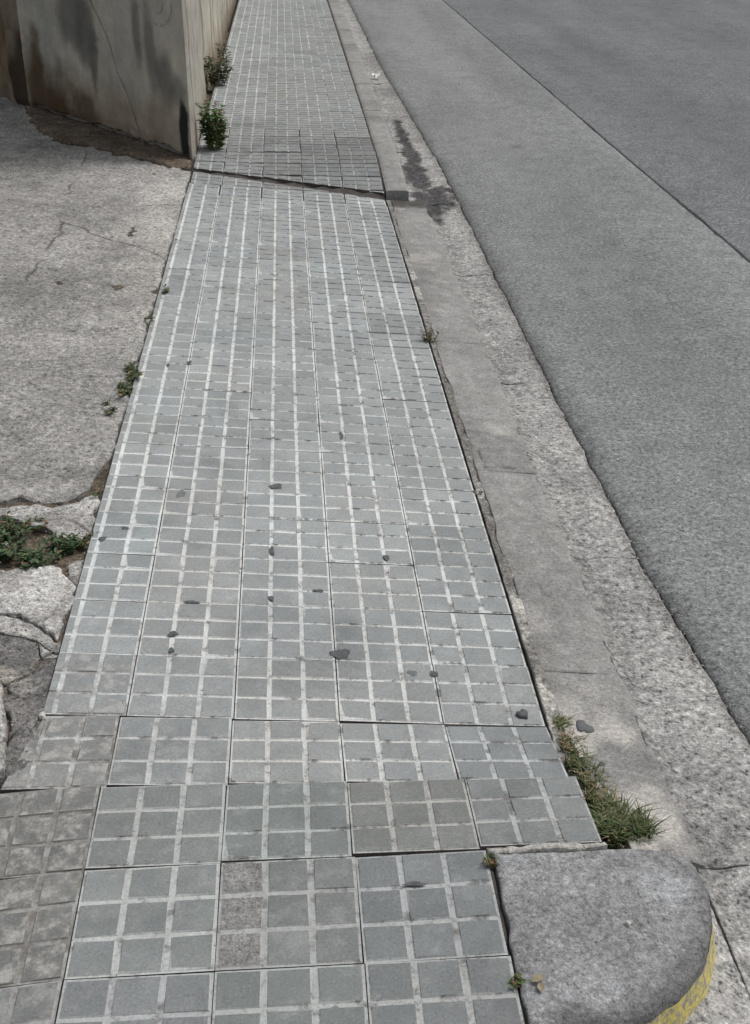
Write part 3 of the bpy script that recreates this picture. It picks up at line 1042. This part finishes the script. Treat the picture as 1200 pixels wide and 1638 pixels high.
# ------------------------------------------------------------------ walls
WA = np.array((-.504, 6.545))
WB = np.array((-1.56, 7.82))
WL = float(np.linalg.norm(WB - WA))
WD = (WB - WA) / WL
WN = np.array((WD[1], -WD[0]))
if WN @ (-WA) < 0: WN = -WN
def on_wall(px, py):
    d = ray(px, py)
    t = (WA @ WN) / (d[0] * WN[0] + d[1] * WN[1])
    p = d * t
    return float((p[:2] - WA) @ WD), float(p[2] + CAM_H)
def seg_dist(S, Z, pts):
    d = np.full(S.shape, 9.)
    for (a, b), (c, e) in zip(pts[:-1], pts[1:]):
        vx, vz = c - a, e - b
        t = np.clip(((S - a) * vx + (Z - b) * vz) / (vx * vx + vz * vz), 0, 1)
        d = np.minimum(d, np.hypot(S - a - t * vx, Z - b - t * vz))
    return d
crack_line = [on_wall(x, y) for x, y in ((128, -40), (146, 12), (160, 40), (172, 70), (186, 115), (205, 155), (217, 195), (228, 232))]
SV = np.arange(0, WL + .001, .0085)
ZV = np.concatenate([np.arange(-.12, 1.0, .0085), np.arange(1.0, 2.41, .06)])
S, Z = np.meshgrid(SV, ZV, indexing='ij')
n1 = fbm(S, Z, 3.0, 5, 41)
n2 = fbm(S * 3, Z * .6, 3.0, 4, 43)
n3 = fbm(S, Z, 14.0, 4, 45)
cd = seg_dist(S, Z, crack_line) + n3 * .004
depth = n1 * .012 + n3 * .004 - .016 * (1 - sstep(.001, .012, cd))
# rough eroded foot
foot = (1 - sstep(.03, .13 + .06 * n1, Z))
depth -= foot * (.02 + .02 * (vnoise(S * 30, Z * 30) - .5)) * sstep(.15, .5, S)
zg_ = .012 + .05 * S * abs(WD[0]) + .012 + .022 * vnoise(S * 9, Z * 0) + .01 * vnoise(S * 40, Z * 0)
depth -= .045 * (1 - sstep(-.004, .004, Z - zg_)) * sstep(.02, .06, S) * (1 - sstep(WL - .05, WL - .01, S))
# dark damp patch by the corner is a thin flaked coat
PX = WA[0] + WD[0] * S + WN[0] * depth
PY = WA[1] + WD[1] * S + WN[1] * depth
colw = np.zeros(S.shape + (3,))
colw[:] = (.46, .432, .365)
def lay(mask, c):
    m = np.clip(mask, 0, 1)[..., None]
    colw[:] = colw * (1 - m) + np.array(c) * m
def blob(px, py, rx, rz, soft=.6, k=.5):
    s0, z0 = on_wall(px, py)
    d = np.hypot((S - s0) / rx, (Z - z0) / rz) + n1 * k + n3 * .25 + n2 * .2
    return 1 - sstep(1 - soft, 1 + soft * .4, d)
lay(sstep(-.05, .4, n1) * .45, (.27, .265, .235))
lay(blob(70, 60, .14, .5) * .6, (.34, .345, .32))
for x, y, rx, rz, a in ((110, 20, .13, .20, .8), (135, 60, .09, .2, .85), (150, 105, .05, .16, .85), (153, 140, .025, .12, .9), (218, 50, .045, .2, .75), (240, 80, .06, .25, .7), (262, 130, .09, .16, .75), (285, 150, .08, .08, .6)):
    lay(blob(x, y, rx, rz) * a, (.135, .133, .122))
lay(blob(190, 70, .05, .3) * .6, (.36, .355, .33))
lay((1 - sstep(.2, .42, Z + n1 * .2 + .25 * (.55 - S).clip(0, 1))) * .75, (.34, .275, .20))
for x, y, rx, rz, a in ((90, 165, .24, .20, 1.), (60, 145, .14, .32, .95), (140, 175, .16, .12, .85), (120, 205, .28, .06, 1.), (60, 120, .07, .3, .7), (190, 215, .2, .03, .7)):
    lay(blob(x, y, rx, rz) * a, (.105, .07, .04))
lay(blob(190, 175, .14, .12) * .6, (.32, .255, .185))
lay(blob(250, 190, .10, .13) * .5, (.31, .275, .215))
lay(blob(295, 215, .045, .17, .3, .3), (.022, .022, .023))
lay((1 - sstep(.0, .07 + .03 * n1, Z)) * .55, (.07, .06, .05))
lay(1 - sstep(.0015, .006, cd), (.03, .028, .025))
run = fbm(S * 1.0, Z * .12, 34, 4, 78) + .5 * n1
lay(sstep(.1, .6, run) * .2 * sstep(.15, .7, Z), (.17, .165, .15))
lay((1 - sstep(.003, np.maximum(.006, .013 + n3 * .03), S)) * .9, (.42, .40, .35))
def wall_grid(name, X, Y, Zz, C3, parent, mat=None):
    nu, nv = X.shape
    idx = np.arange(nu * nv).reshape(nu, nv)
    F = np.stack([idx[:-1, :-1], idx[1:, :-1], idx[1:, 1:], idx[:-1, 1:]], -1).reshape(-1, 4).tolist()
    C = np.concatenate([C3.reshape(-1, 3), np.ones((nu * nv, 1))], 1)
    me = mesh_from(name, np.stack([X, Y, Zz], -1).reshape(-1, 3), F, mat or M_WALL, True, C)
    return link(name, me, parent)
wall = empty('boundary_wall', (0, 0, 0))
tag(wall, 'stained grey rendered wall at the driveway corner, brown at its foot', 'wall')
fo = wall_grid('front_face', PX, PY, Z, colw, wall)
tag(fo, 'damp streaked front face with a long crack')
# narrow return at the left end
S2, Z2 = np.meshgrid(np.linspace(0, .22, 14), ZV, indexing='ij')
d2 = np.array((-.58, .81))
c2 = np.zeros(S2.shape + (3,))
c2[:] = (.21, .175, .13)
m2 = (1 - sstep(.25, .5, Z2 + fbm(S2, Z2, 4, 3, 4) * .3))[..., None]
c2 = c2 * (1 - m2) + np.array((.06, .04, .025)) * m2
WB2 = np.array((PX[-1, 0], PY[-1, 0]))
q = fbm(S2, Z2, 8, 3, 9) * .01
q[0] = 0
X2 = PX[-1][None, :] + d2[0] * S2 + q
Y2 = PY[-1][None, :] + d2[1] * S2 + q
rt = wall_grid('end_return', X2, Y2, Z2, c2, wall)
tag(rt, 'dark narrow return at the end of the wall')
# face along the pavement: corner pier, then the long wall set slightly back
def side(y0, y1, xf, dy, zt, colr, seed, name):
    A, B = np.meshgrid(np.arange(y0, y1 + 1e-6, dy), np.concatenate([np.arange(-.12, 1.0, .02), np.arange(1.0, zt + .01, .08)]), indexing='ij')
    e = fbm(A, B, 5, 4, seed) * .012 + fbm(A * 4, B * .5, 6, 3, seed + 1) * .006
    X = xf(A, B) + e
    c = np.zeros(A.shape + (3,))
    c[:] = colr
    st = fbm(A * 5, B * .35, 3, 4, seed + 2)
    for lo, hi, cc, am in ((.0, .35, (.25, .235, .20), .7), (.15, .5, (.16, .15, .13), .6)):
        m = (sstep(lo, hi, st) * am)[..., None]
        c = c * (1 - m) + np.array(cc) * m
    m = ((1 - sstep(.02, .30, B + fbm(A, B, 6, 3, seed) * .25)) * .75)[..., None]
    c = c * (1 - m) + np.array((.24, .185, .135)) * m
    return A, B, X, c
A, B, X, c = side(6.545, 8.05, lambda a, b: -.498 - .012 * (a - 6.545) + .012 * (1 - sstep(0, .4, b)), .02, 2.4, (.40, .375, .325), 71, 'pier')
X[0] = PX[0, 0] if False else X[0]
m = (1 - sstep(.0, .03, A - 6.545))[..., None] * .7
c = c * (1 - m) + np.array((.47, .45, .40)) * m
X[0, :] = WA[0]
pr = wall_grid('pier_face', X, A, B, c, wall)
tag(pr, 'pale streaked side of the corner pier along the pavement')
A, B, X, c = side(8.05, 30.0, lambda a, b: -.545 + .0 * a, .06, 2.4, (.47, .44, .36), 81, 'wall')
wall_grid('side_face', X, A, B, c, wall)
# core behind the faces gives the wall its thickness and top
core = [(-.53, 6.62), (-1.54, 7.86), (-1.66, 8.02), (-1.40, 8.3), (-.85, 8.35), (-.85, 30), (-.56, 30), (-.56, 8.06), (-.53, 8.0)]
V = [(x, y, -.15) for x, y in core] + [(x, y, 2.39) for x, y in core]
nC = len(core)
F = [list(range(nC))[::-1], list(range(nC, 2 * nC))] + [[i, (i + 1) % nC, nC + (i + 1) % nC, nC + i] for i in range(nC)]
C = np.tile((.30, .285, .25, 1), (2 * nC, 1))
link('wall_core', mesh_from('wall_core', V, F, M_WALL, False, C), wall)
# two faint chalked rings near the top of the view
def ring(cx, cy, r_px, a0, a1, w):
    s0, z0 = on_wall(cx, cy)
    r = r_px / 300.
    V, F = [], []
    n = 26
    for i in range(n + 1):
        a = math.radians(a0 + (a1 - a0) * i / n)
        for rr_, h in ((r - w, .0), (r, .003), (r + w, .0)):
            s = s0 + rr_ * 1.15 * math.cos(a)
            z = z0 + rr_ * math.sin(a)
            si = min(len(SV) - 1, max(0, int(round(s / .0085))))
            zi = min(len(ZV) - 1, max(0, int(round((z + .12) / .0085))))
            dd = depth[si, zi] + .002 + h
            V.append((WA[0] + WD[0] * s + WN[0] * dd, WA[1] + WD[1] * s + WN[1] * dd, z))
        if i:
            b = (i - 1) * 3
            F += [[b, b + 1, b + 4, b + 3], [b + 1, b + 2, b + 5, b + 4]]
    o = link('chalk_ring', mesh_from('chalk_ring', V, F, M_CHALK, True), wall)
    return o
ring(252, 6, 30, 175, 300, .006)
ring(250, 6, 30, 300, 375, .003)
ring(252, 8, 11, 160, 300, .005)

# rust brown wall further left
bw = empty('brown_wall', (0, 0, 0))
tag(bw, 'rust brown rough wall seen past the grey wall at far left', 'wall')
A, B = np.meshgrid(np.arange(0, 3.2, .02), np.concatenate([np.arange(-.1, 1.0, .02), np.arange(1.0, 2.3, .08)]), indexing='ij')
bd = np.array((-.62, .78))
nz = fbm(A, B, 5, 5, 91)
lean = .05 * (1 - sstep(0, .3, B))
X = -1.63 + bd[0] * A + nz * .03 - .4 * lean * 0
Yw = 8.02 + bd[1] * A + nz * .03 - lean
c = np.zeros(A.shape + (3,))
c[:] = (.20, .145, .085)
m = sstep(-.15, .2, nz)[..., None] * .9
c = c * (1 - m) + np.array((.085, .045, .022)) * m
m = sstep(-.05, .25, fbm(A, B, 16, 4, 99))[..., None] * .7
c = c * (1 - m) + np.array((.15, .09, .045)) * m
m = sstep(.05, .4, fbm(A, B, 11, 4, 95))[..., None] * .6
c = c * (1 - m) + np.array((.27, .22, .15)) * m
m = (1 - sstep(.05, .25, B + nz * .2))[..., None] * .7
c = c * (1 - m) + np.array((.19, .165, .135)) * m
wall_grid('face', X, Yw, B, c, bw)
core = [(-1.66, 8.08), (-1.55, 8.25), (-3.4, 10.6), (-3.62, 10.5)]
V = [(x, y, -.15) for x, y in core] + [(x, y, 2.25) for x, y in core]
F = [[3, 2, 1, 0], [4, 5, 6, 7]] + [[i, (i + 1) % 4, 4 + (i + 1) % 4, 4 + i] for i in range(4)]
link('wall_core', mesh_from('wall_core', V, F, M_WALL, False, np.tile((.2, .14, .09, 1), (8, 1))), bw)

# brown soil washed against the foot of the wall
sp = G((30, 160), (75, 180), (120, 192), (200, 212), (311, 245), (310, 274), (296, 274), (250, 262), (200, 250), (140, 234), (90, 226), (62, 208))
so = poly_slab('soil_strip', sp, lambda X, Y: zdrive(X, Y) + .016 + fbm(X, Y, 9, 3, 3) * .012, .04, M_SOIL, None, .014, .02, .012, .010, 88)
tag(so, 'brown soil washed along the foot of the stained wall', 'soil', kind='stuff')

# ------------------------------------------------------------------ plants
def leaf_geo(V, F, C, base, direc, up, L, W, col, rr):
    d = Vector(direc).normalized()
    s = d.cross(Vector(up))
    if s.length < 1e-4: s = Vector((1, 0, 0))
    s.normalize()
    n = s.cross(d).normalized()
    b = Vector(base)
    i = len(V)
    pts = [b, b + d * L * .35 + s * W * .5 + n * W * .12, b + d * L * .7 + s * W * .42 + n * W * .05, b + d * L - n * L * .12,
           b + d * L * .7 - s * W * .42 + n * W * .05, b + d * L * .35 - s * W * .5 + n * W * .12, b + d * L * .5 - n * W * .06]
    V += [tuple(p) for p in pts]
    for f in ((0, 6, 1), (1, 6, 2), (2, 6, 3), (3, 6, 4), (4, 6, 5), (5, 6, 0)):
        F.append([i + f[0], i + f[1], i + f[2]])
    k = rr.uniform(.7, 1.3)
    C += [(col[0] * k, col[1] * k, col[2] * k, 1)] * 7

def tube(V, F, pts, r0, r1):
    n = 5
    b0 = len(V)
    for i, p in enumerate(pts):
        r = r0 + (r1 - r0) * i / (len(pts) - 1)
        for q in range(n):
            a = 2 * math.pi * q / n
            V.append((p[0] + r * math.cos(a), p[1] + r * math.sin(a), p[2]))
    for i in range(len(pts) - 1):
        for q in range(n):
            a = b0 + i * n + q
            b = b0 + i * n + (q + 1) % n
            F.append([a, b, b + n, a + n])

GREENS = [(.075, .13, .035), (.10, .16, .05), (.055, .10, .035), (.13, .17, .06)]
def weed(name, px, py, zf, h, spread, stems, leaves, L, seed, label, cat='weed', group=None, dry=0.0, lean=(0, 0), greens=GREENS, stretch=1.0):
    rr = random.Random(seed)
    x, y = ground(px, py, zf)
    z = float(zf(x, y)) - .004
    root = empty(name, (x, y, z))
    V, F, C = [], [], []
    SVt, SFt = [], []
    for s in range(stems):
        a = rr.uniform(0, 2 * math.pi)
        rad = spread * math.sqrt(rr.uniform(.02, 1))
        hh = h * rr.uniform(.55, 1.0)
        tip = Vector((math.cos(a) * rad + lean[0], math.sin(a) * rad * stretch + lean[1], hh))
        b0 = Vector((math.cos(a) * rad * .45, math.sin(a) * rad * .45 * stretch, 0))
        pts = []
        for i in range(5):
            t = i / 4
            p = b0 + (tip - b0) * t
            p.z = hh * (t ** .8)
            pts.append(p)
        tube(SVt, SFt, pts, .0018, .0007)
        for q in range(leaves):
            t = rr.uniform(.03, 1.0)
            p = b0 + (tip - b0) * t
            p.z = hh * (t ** .8)
            az = rr.uniform(0, 2 * math.pi)
            el = rr.uniform(-.15, .7)
            d = Vector((math.cos(az) * math.cos(el), math.sin(az) * math.cos(el), math.sin(el)))
            col = rr.choice(greens) if rr.random() > dry else rr.choice([(.22, .13, .07), (.28, .19, .10), (.2, .10, .06)])
            leaf_geo(V, F, C, p, d, (0, 0, 1), L * rr.uniform(.6, 1.2), L * rr.uniform(.35, .6), col, rr)
    link('stem', mesh_from('stem', SVt, SFt, M_STEM, True), root)
    link('foliage', mesh_from('foliage', V, F, M_LEAF, False, C), root)
    tag(root, label, cat, group)
    return root

WG = 'weeds at the foot of the wall'
weed('weed_plant', 343, 238, zs, .25, .085, 30, 22, .036, 1, 'bushy green weed at the wall corner, larger of the two', 'weed', WG, .06, greens=[(.09, .16, .04), (.12, .2, .055), (.06, .115, .03)])
weed('weed_plant', 346, 136, zs, .22, .12, 26, 18, .036, 2, 'small olive weed against the wall, farther up the pavement', 'weed', WG, .15, greens=[(.10, .125, .06), (.13, .15, .08), (.075, .095, .05)])
weed('weed_sprig', 358, 98, zs, .16, .06, 9, 9, .035, 3, 'thin sprig of leaves by the wall beyond the two weeds', 'weed', WG, .2, greens=[(.08, .1, .05), (.11, .13, .07)])
EG = 'weeds along the left edge of the tiles'
DG = [(.07, .115, .045), (.095, .15, .06), (.055, .09, .04), (.13, .17, .08)]
EW = [(262, 468, .035, .026, 12, 12, .016, 'tiny weed highest up the driveway edge of the tiles'),
      (239, 514, .035, .028, 12, 12, .016, 'small dark weed second from the top along the driveway edge'),
      (226, 552, .025, .022, 5, 6, .011, 'scrubby little weed just above the thick green weed on the driveway edge'),
      (213, 600, .045, .045, 28, 20, .018, 'thick green weed growing along the driveway edge of the tiles'),
      (201, 625, .04, .040, 24, 18, .017, 'green weed adjoining the thick edge weed on its near side'),
      (175, 657, .04, .034, 18, 16, .017, 'separate green weed a little onto the driveway concrete'),
      (159, 785, .03, .026, 8, 8, .012, 'dark low weed at the end of the driveway crack')]
for q, (x, y, h, sp_, st, lv, L, lb) in enumerate(EW):
    weed('edge_weed', x, y, zdrive, h * .6, sp_ * .75, int(st * .7), int(lv * .7), L * .8, 20 + q, lb, 'weed', EG, .15, greens=DG, stretch=2.6)
CG = 'creeping weeds among the broken concrete'
CW = [(12, 852, .055, .060, 34, 20, .017, 'large creeping weed at the picture edge among broken concrete', .05),
      (48, 846, .035, .045, 20, 14, .014, 'olive straggling weed above the bare soil of the broken concrete', .25),
      (16, 885, .05, .05, 30, 20, .017, 'dark green creeping weed below the largest one at the picture edge', .0),
      (54, 903, .045, .048, 30, 20, .018, 'round dark green weed spilling over the pale broken slab', .0),
      (100, 884, .05, .042, 30, 20, .018, 'upright dark green weed between the pale slabs near the tiles', .0),
      (120, 876, .04, .032, 18, 16, .016, 'small green weed between the upright weed and the tiles', .05),
      (143, 862, .04, .022, 8, 8, .013, 'brownish weed touching the tiles beside the broken concrete', .4)]
for q, (x, y, h, sp_, st, lv, L, lb, dr) in enumerate(CW):
    weed('creeping_weed', x, y, lambda X, Y: zdrive(X, Y) - .01, h * .7, sp_ * 1.1, int(st * .7), int(lv * .65), L * .85, 40 + q, lb, 'weed', CG, dr + .08, greens=[(.055, .105, .045), (.08, .14, .06), (.045, .085, .04), (.11, .16, .07)])
weed('kerb_weed', 687, 545, lambda X, Y: zmort(X, Y), .05, .035, 10, 9, .013, 60, 'small olive weed in the joint between tiles and dropped kerb', 'weed', None, .3, greens=[(.10, .11, .045), (.13, .13, .06), (.08, .085, .04)])
weed('joint_weed', 786, 1384, zs, .02, .014, 5, 5, .010, 61, 'brown sprig in the joint beside the far corner of the rounded block', 'weed', None, .6)
weed('joint_weed', 826, 1572, zs, .018, .012, 6, 5, .009, 62, 'green sprig in the joint at the near end of the rounded block', 'weed', None, .15)

# dry leaves lying by the near sprig
for q, (x, y, L, az, lb) in enumerate(((850, 1575, .022, .4, 'curled dry leaf beside the green sprig on the rounded block'), (866, 1592, .018, 1.5, 'flat dry leaf on the rounded block, right of the curled one'))):
    V, F, C = [], [], []
    gx, gy = ground(x, y, zblock)
    rr = random.Random(q + 90)
    leaf_geo(V, F, C, (0, 0, .004), (math.cos(az), math.sin(az), .12), (0, 0, 1), L, L * .6, (.25, .22, .15), rr)
    o = link('dry_leaf', mesh_from('dry_leaf', V, F, M_LEAFDRY, False))
    o.location = (gx, gy, float(zblock(gx, gy)) + .002)
    tag(o, lb, 'leaf', 'dry leaves on the block')

# grass tuft strip in the open joint by the block
rr = random.Random(5)
V, F, C = [], [], []
core_px = [(893, 1165, 12, .035, .2), (912, 1195, 18, .035, .45), (925, 1225, 22, .04, .15), (945, 1250, 20, .04, .3), (955, 1280, 22, .04, .5), (975, 1305, 28, .05, .15), (1000, 1325, 30, .06, .05), (1022, 1338, 22, .06, .08), (965, 1330, 14, .05, .1), (990, 1340, 24, .05, .1)]
zg = lambda X, Y: zkerb(X, Y) - .006
for cx, cy, rad, hgt, dry in core_px:
    for q in range(230):
        a = rr.uniform(0, 6.283)
        r_ = rad * math.sqrt(rr.random())
        gx, gy = ground(cx + r_ * math.cos(a), cy + r_ * math.sin(a) * .7, zg)
        gx = max(gx, .469)
        if gy < 1.505: gy = 1.505 + rr.random() * .03
        h = hgt * rr.uniform(.22, .75)
        az = rr.uniform(0, 6.283)
        bend = h * rr.uniform(.3, 1.5)
        dv = Vector((math.cos(az), math.sin(az) * .8, 0))
        if gx + dv.x * bend < .47: dv.x = abs(dv.x)
        if gy + dv.y * bend < 1.50: dv.y = abs(dv.y)
        w = rr.uniform(.0010, .0024)
        sd_ = Vector((-dv.y, dv.x, 0)) * w
        p0 = Vector((gx, gy, float(zg(gx, gy)) - .002))
        p1 = p0 + dv * bend * .3 + Vector((0, 0, h * .6))
        p2 = p0 + dv * bend + Vector((0, 0, h * rr.uniform(.75, 1)))
        i = len(V)
        V += [tuple(p0 - sd_), tuple(p0 + sd_), tuple(p1 + sd_ * .8), tuple(p1 - sd_ * .8), tuple(p2)]
        F += [[i, i + 1, i + 2, i + 3], [i + 3, i + 2, i + 4]]
        col = rr.choice([(.34, .26, .16), (.3, .21, .13), (.38, .31, .2)]) if rr.random() < dry else rr.choice([(.085, .125, .04), (.12, .16, .055), (.06, .09, .035), (.17, .19, .09)])
        k = rr.uniform(.75, 1.25)
        C += [(col[0] * k, col[1] * k, col[2] * k, 1)] * 5
go = link('grass', mesh_from('grass', V, F, M_LEAF, False, C))
tag(go, 'green and straw coloured grass in the open joint behind the rounded block', 'grass', kind='stuff')

# ------------------------------------------------------------------ small things lying about
def spot(px, py, w, h, zf, label, mat=M_GUM, seed=0, ang=0.0, thick=.0003, name='gum_spot', cat='gum spot', grp='dark gum spots trodden on the tiles'):
    rr = random.Random(seed * 13 + 1)
    x, y = ground(px, py, zf)
    x1, _ = ground(px + w / 2, py, zf)
    _, y1 = ground(px, py + h / 2, zf)
    a, b = abs(x1 - x), abs(y1 - y)
    n = 18
    V, F = [], []
    ph = [rr.uniform(0, 6.28) for _ in range(4)]
    def rad(t): return 1 + .12 * math.sin(2 * t + ph[0]) + .16 * math.sin(3 * t + ph[1]) + .09 * math.sin(5 * t + ph[2]) + .07 * math.sin(7 * t + ph[3])
    lv = ((1.0, -.5), (.97, .75), (.8, 1.0), (.4, 1.05))
    e = .01
    dx = float(zf(x + e, y) - zf(x - e, y)) / (2 * e)
    dy = float(zf(x, y + e) - zf(x, y - e)) / (2 * e)
    for s, zz in lv:
        for i in range(n):
            t = 2 * math.pi * i / n
            u, v = a * s * rad(t) * math.cos(t), b * s * rad(t) * math.sin(t)
            u, v = u * math.cos(ang) - v * math.sin(ang), u * math.sin(ang) + v * math.cos(ang)
            V.append((u, v, dx * u + dy * v + zz * thick))
    V.append((0, 0, thick * 1.05))
    for r_ in range(3):
        for i in range(n):
            p, q_ = r_ * n + i, r_ * n + (i + 1) % n
            F.append([p, q_, q_ + n, p + n])
    for i in range(n): F.append([3 * n + i, 3 * n + (i + 1) % n, 4 * n])
    o = link(name, mesh_from(name, V, F, mat, True))
    o.location = (x, y, float(zf(x, y)) + .0006)
    tag(o, label, cat, grp)
    return o
SP = [(545, 1046, 30, 17, 'largest dark gum spot, triangular, near the middle of the tiles'),
      (442, 778, 19, 9, 'dark oblong gum spot farthest up the middle of the tiles'),
      (435, 881, 9, 13, 'upright dark gum spot on a pale groove, above a smaller one'),
      (434, 957, 9, 8, 'small dark gum spot on the same groove below the upright one'),
      (618, 892, 12, 8, 'round dark gum spot right of centre on a pale groove'),
      (277, 1014, 15, 9, 'dark blotch of gum on a groove left of the largest spot'),
      (274, 1040, 8, 9, 'small gum dot just below the dark blotch at left'),
      (663, 1414, 32, 8, 'long dark gum streak on the near tile beside the rounded block'),
      (694, 1078, 15, 8, 'dark gum spot on a tile joint right of the largest spot'),
      (546, 697, 7, 12, 'narrow dark gum spot on a groove, upper middle of the tiles'),
      (510, 945, 16, 5, 'thin flat gum streak on a cross groove at centre'),
      (307, 963, 26, 4, 'long thin dark streak on a cross groove at left'),
      (200, 845, 14, 5, 'short dark streak on the second block from the driveway edge'),
      (164, 862, 13, 7, 'dark gum spot on the outermost groove beside the weeds'),
      (303, 580, 7, 7, 'tiny dark dot on a groove high on the left'),
      (269, 584, 5, 5, 'tiniest dark dot on the groove nearest the driveway, high on the left'),
      (764, 788, 17, 8, 'dark spot in the mortar at the right edge of the tiles')]
for q, (x, y, w, h, lb) in enumerate(SP):
    spot(x, y, w, h, zs if q != 16 else zmort, lb, M_GUM, q)
spot(660, 1077, 16, 9, zs, 'faded grey-green gum spot left of the dark one on the joint', M_GUM2, 30)
spot(290, 790, 14, 13, zs, 'faded grey gum smear at upper left of the tiles', M_GUM2, 31)
spot(836, 1144, 19, 12, zs, 'dark flat stone chip on the tiles above the grass', M_GUM, 40, .3, .006, 'stone_chip', 'stone', None)
spot(934, 1166, 24, 22, zkerb, 'dark grey flat pebble on the kerb beside the grass', plain('slate', (.12, .125, .13), .2, 150), 41, .2, .007, 'pebble', 'stone', None)
spot(962, 1226, 14, 6, zkerb, 'small black twig chip on the kerb at the grass edge', M_GUM, 42, .5, .006, 'twig', 'twig', None)
for q, (x, y, w, h, lb) in enumerate(((10, 873, 7, 7, 'white pebble among the creeping weeds at the left edge'), (68, 1146, 9, 9, 'white pebble on the dark broken concrete beside the tiles'), (1005, 1480, 7, 8, 'white speck of stone on the rounded block'))):
    spot(x, y, w, h, (zdrive, zdrive, zblock)[q], lb, M_PEB, 60 + q, 0, .006, 'pebble', 'pebble', None)

# crumpled white paper in the gutter far up the street
rr = random.Random(77)
gx, gy = ground(602, 127, zgut)
V, F = [], []
for i in range(7):
    for j in range(5):
        V.append(((i - 3) * .0085 + rr.uniform(-.003, .003), (j - 2) * .016 + rr.uniform(-.005, .005), .012 + rr.uniform(-.010, .012) + .004 * abs(i - 3)))
for i in range(6):
    for j in range(4):
        a = i * 5 + j
        F += [[a, a + 5, a + 6], [a, a + 6, a + 1]]
po = link('paper_scrap', mesh_from('paper_scrap', V, F, M_PAPER, False))
po.location = (gx, gy, float(zgut(gx, gy)) + .012)
po.scale = (1.25, 1.25, 1.0)
tag(po, 'crumpled white paper scrap lying in the gutter up the street', 'paper')

# loose grit gathered along the broken asphalt edge, in the gutter and in the driveway cracks
rr = random.Random(123)
V, F, C = [], [], []
def stone(x, y, z, r):
    i = len(V)
    k = rr.uniform(.6, 1.3)
    for d in ((1, 0, 0), (-1, 0, 0), (0, 1, 0), (0, -1, 0), (0, 0, 1)):
        q = r * rr.uniform(.6, 1.25)
        V.append((x + d[0] * q, y + d[1] * q, z + d[2] * q * .8 - r * .15))
    F.extend([[i, i + 2, i + 4], [i + 2, i + 1, i + 4], [i + 1, i + 3, i + 4], [i + 3, i, i + 4]])
    c = rr.choice([(.30, .29, .27), (.16, .155, .15), (.42, .40, .37), (.22, .2, .17)])
    C.extend([(c[0] * k, c[1] * k, c[2] * k, 1)] * 5)
for q in range(1500):
    y = 1.1 + 7.5 * rr.random() ** 1.6
    x = float(asx(np.array([y]))[0]) + rr.gauss(-.008, .016)
    z = float(zgut(x, y)) if x < float(asx(np.array([y]))[0]) else float(zr1(np.array([x]), np.array([y]))[0])
    stone(x, y, z, rr.uniform(.0012, .0034))
for q in range(500):
    y = 1.55 + 4.4 * rr.random() ** 1.4
    x = .47 + abs(rr.gauss(0, .035))
    stone(x, y, float(zkerb(x, y)) + .002, rr.uniform(.001, .003))
for q in range(600):
    x, y = ground(rr.uniform(0, 170), rr.uniform(790, 1240), zdrive)
    if x < XL - .005: stone(x, y, float(zdrive(x, y)) - rr.uniform(0, .006), rr.uniform(.001, .0035))
for q in range(260):
    x, y = rr.uniform(-.49, .46), 1.2 + 4.6 * rr.random() ** 1.5
    stone(x, y, float(zs(x, y)), rr.uniform(.0006, .0016))
gr = link('grit', mesh_from('grit', V, F, M_GRIT, False, C))
tag(gr, 'fine loose grit along the gutter, kerb and cracked driveway', 'grit', kind='stuff')
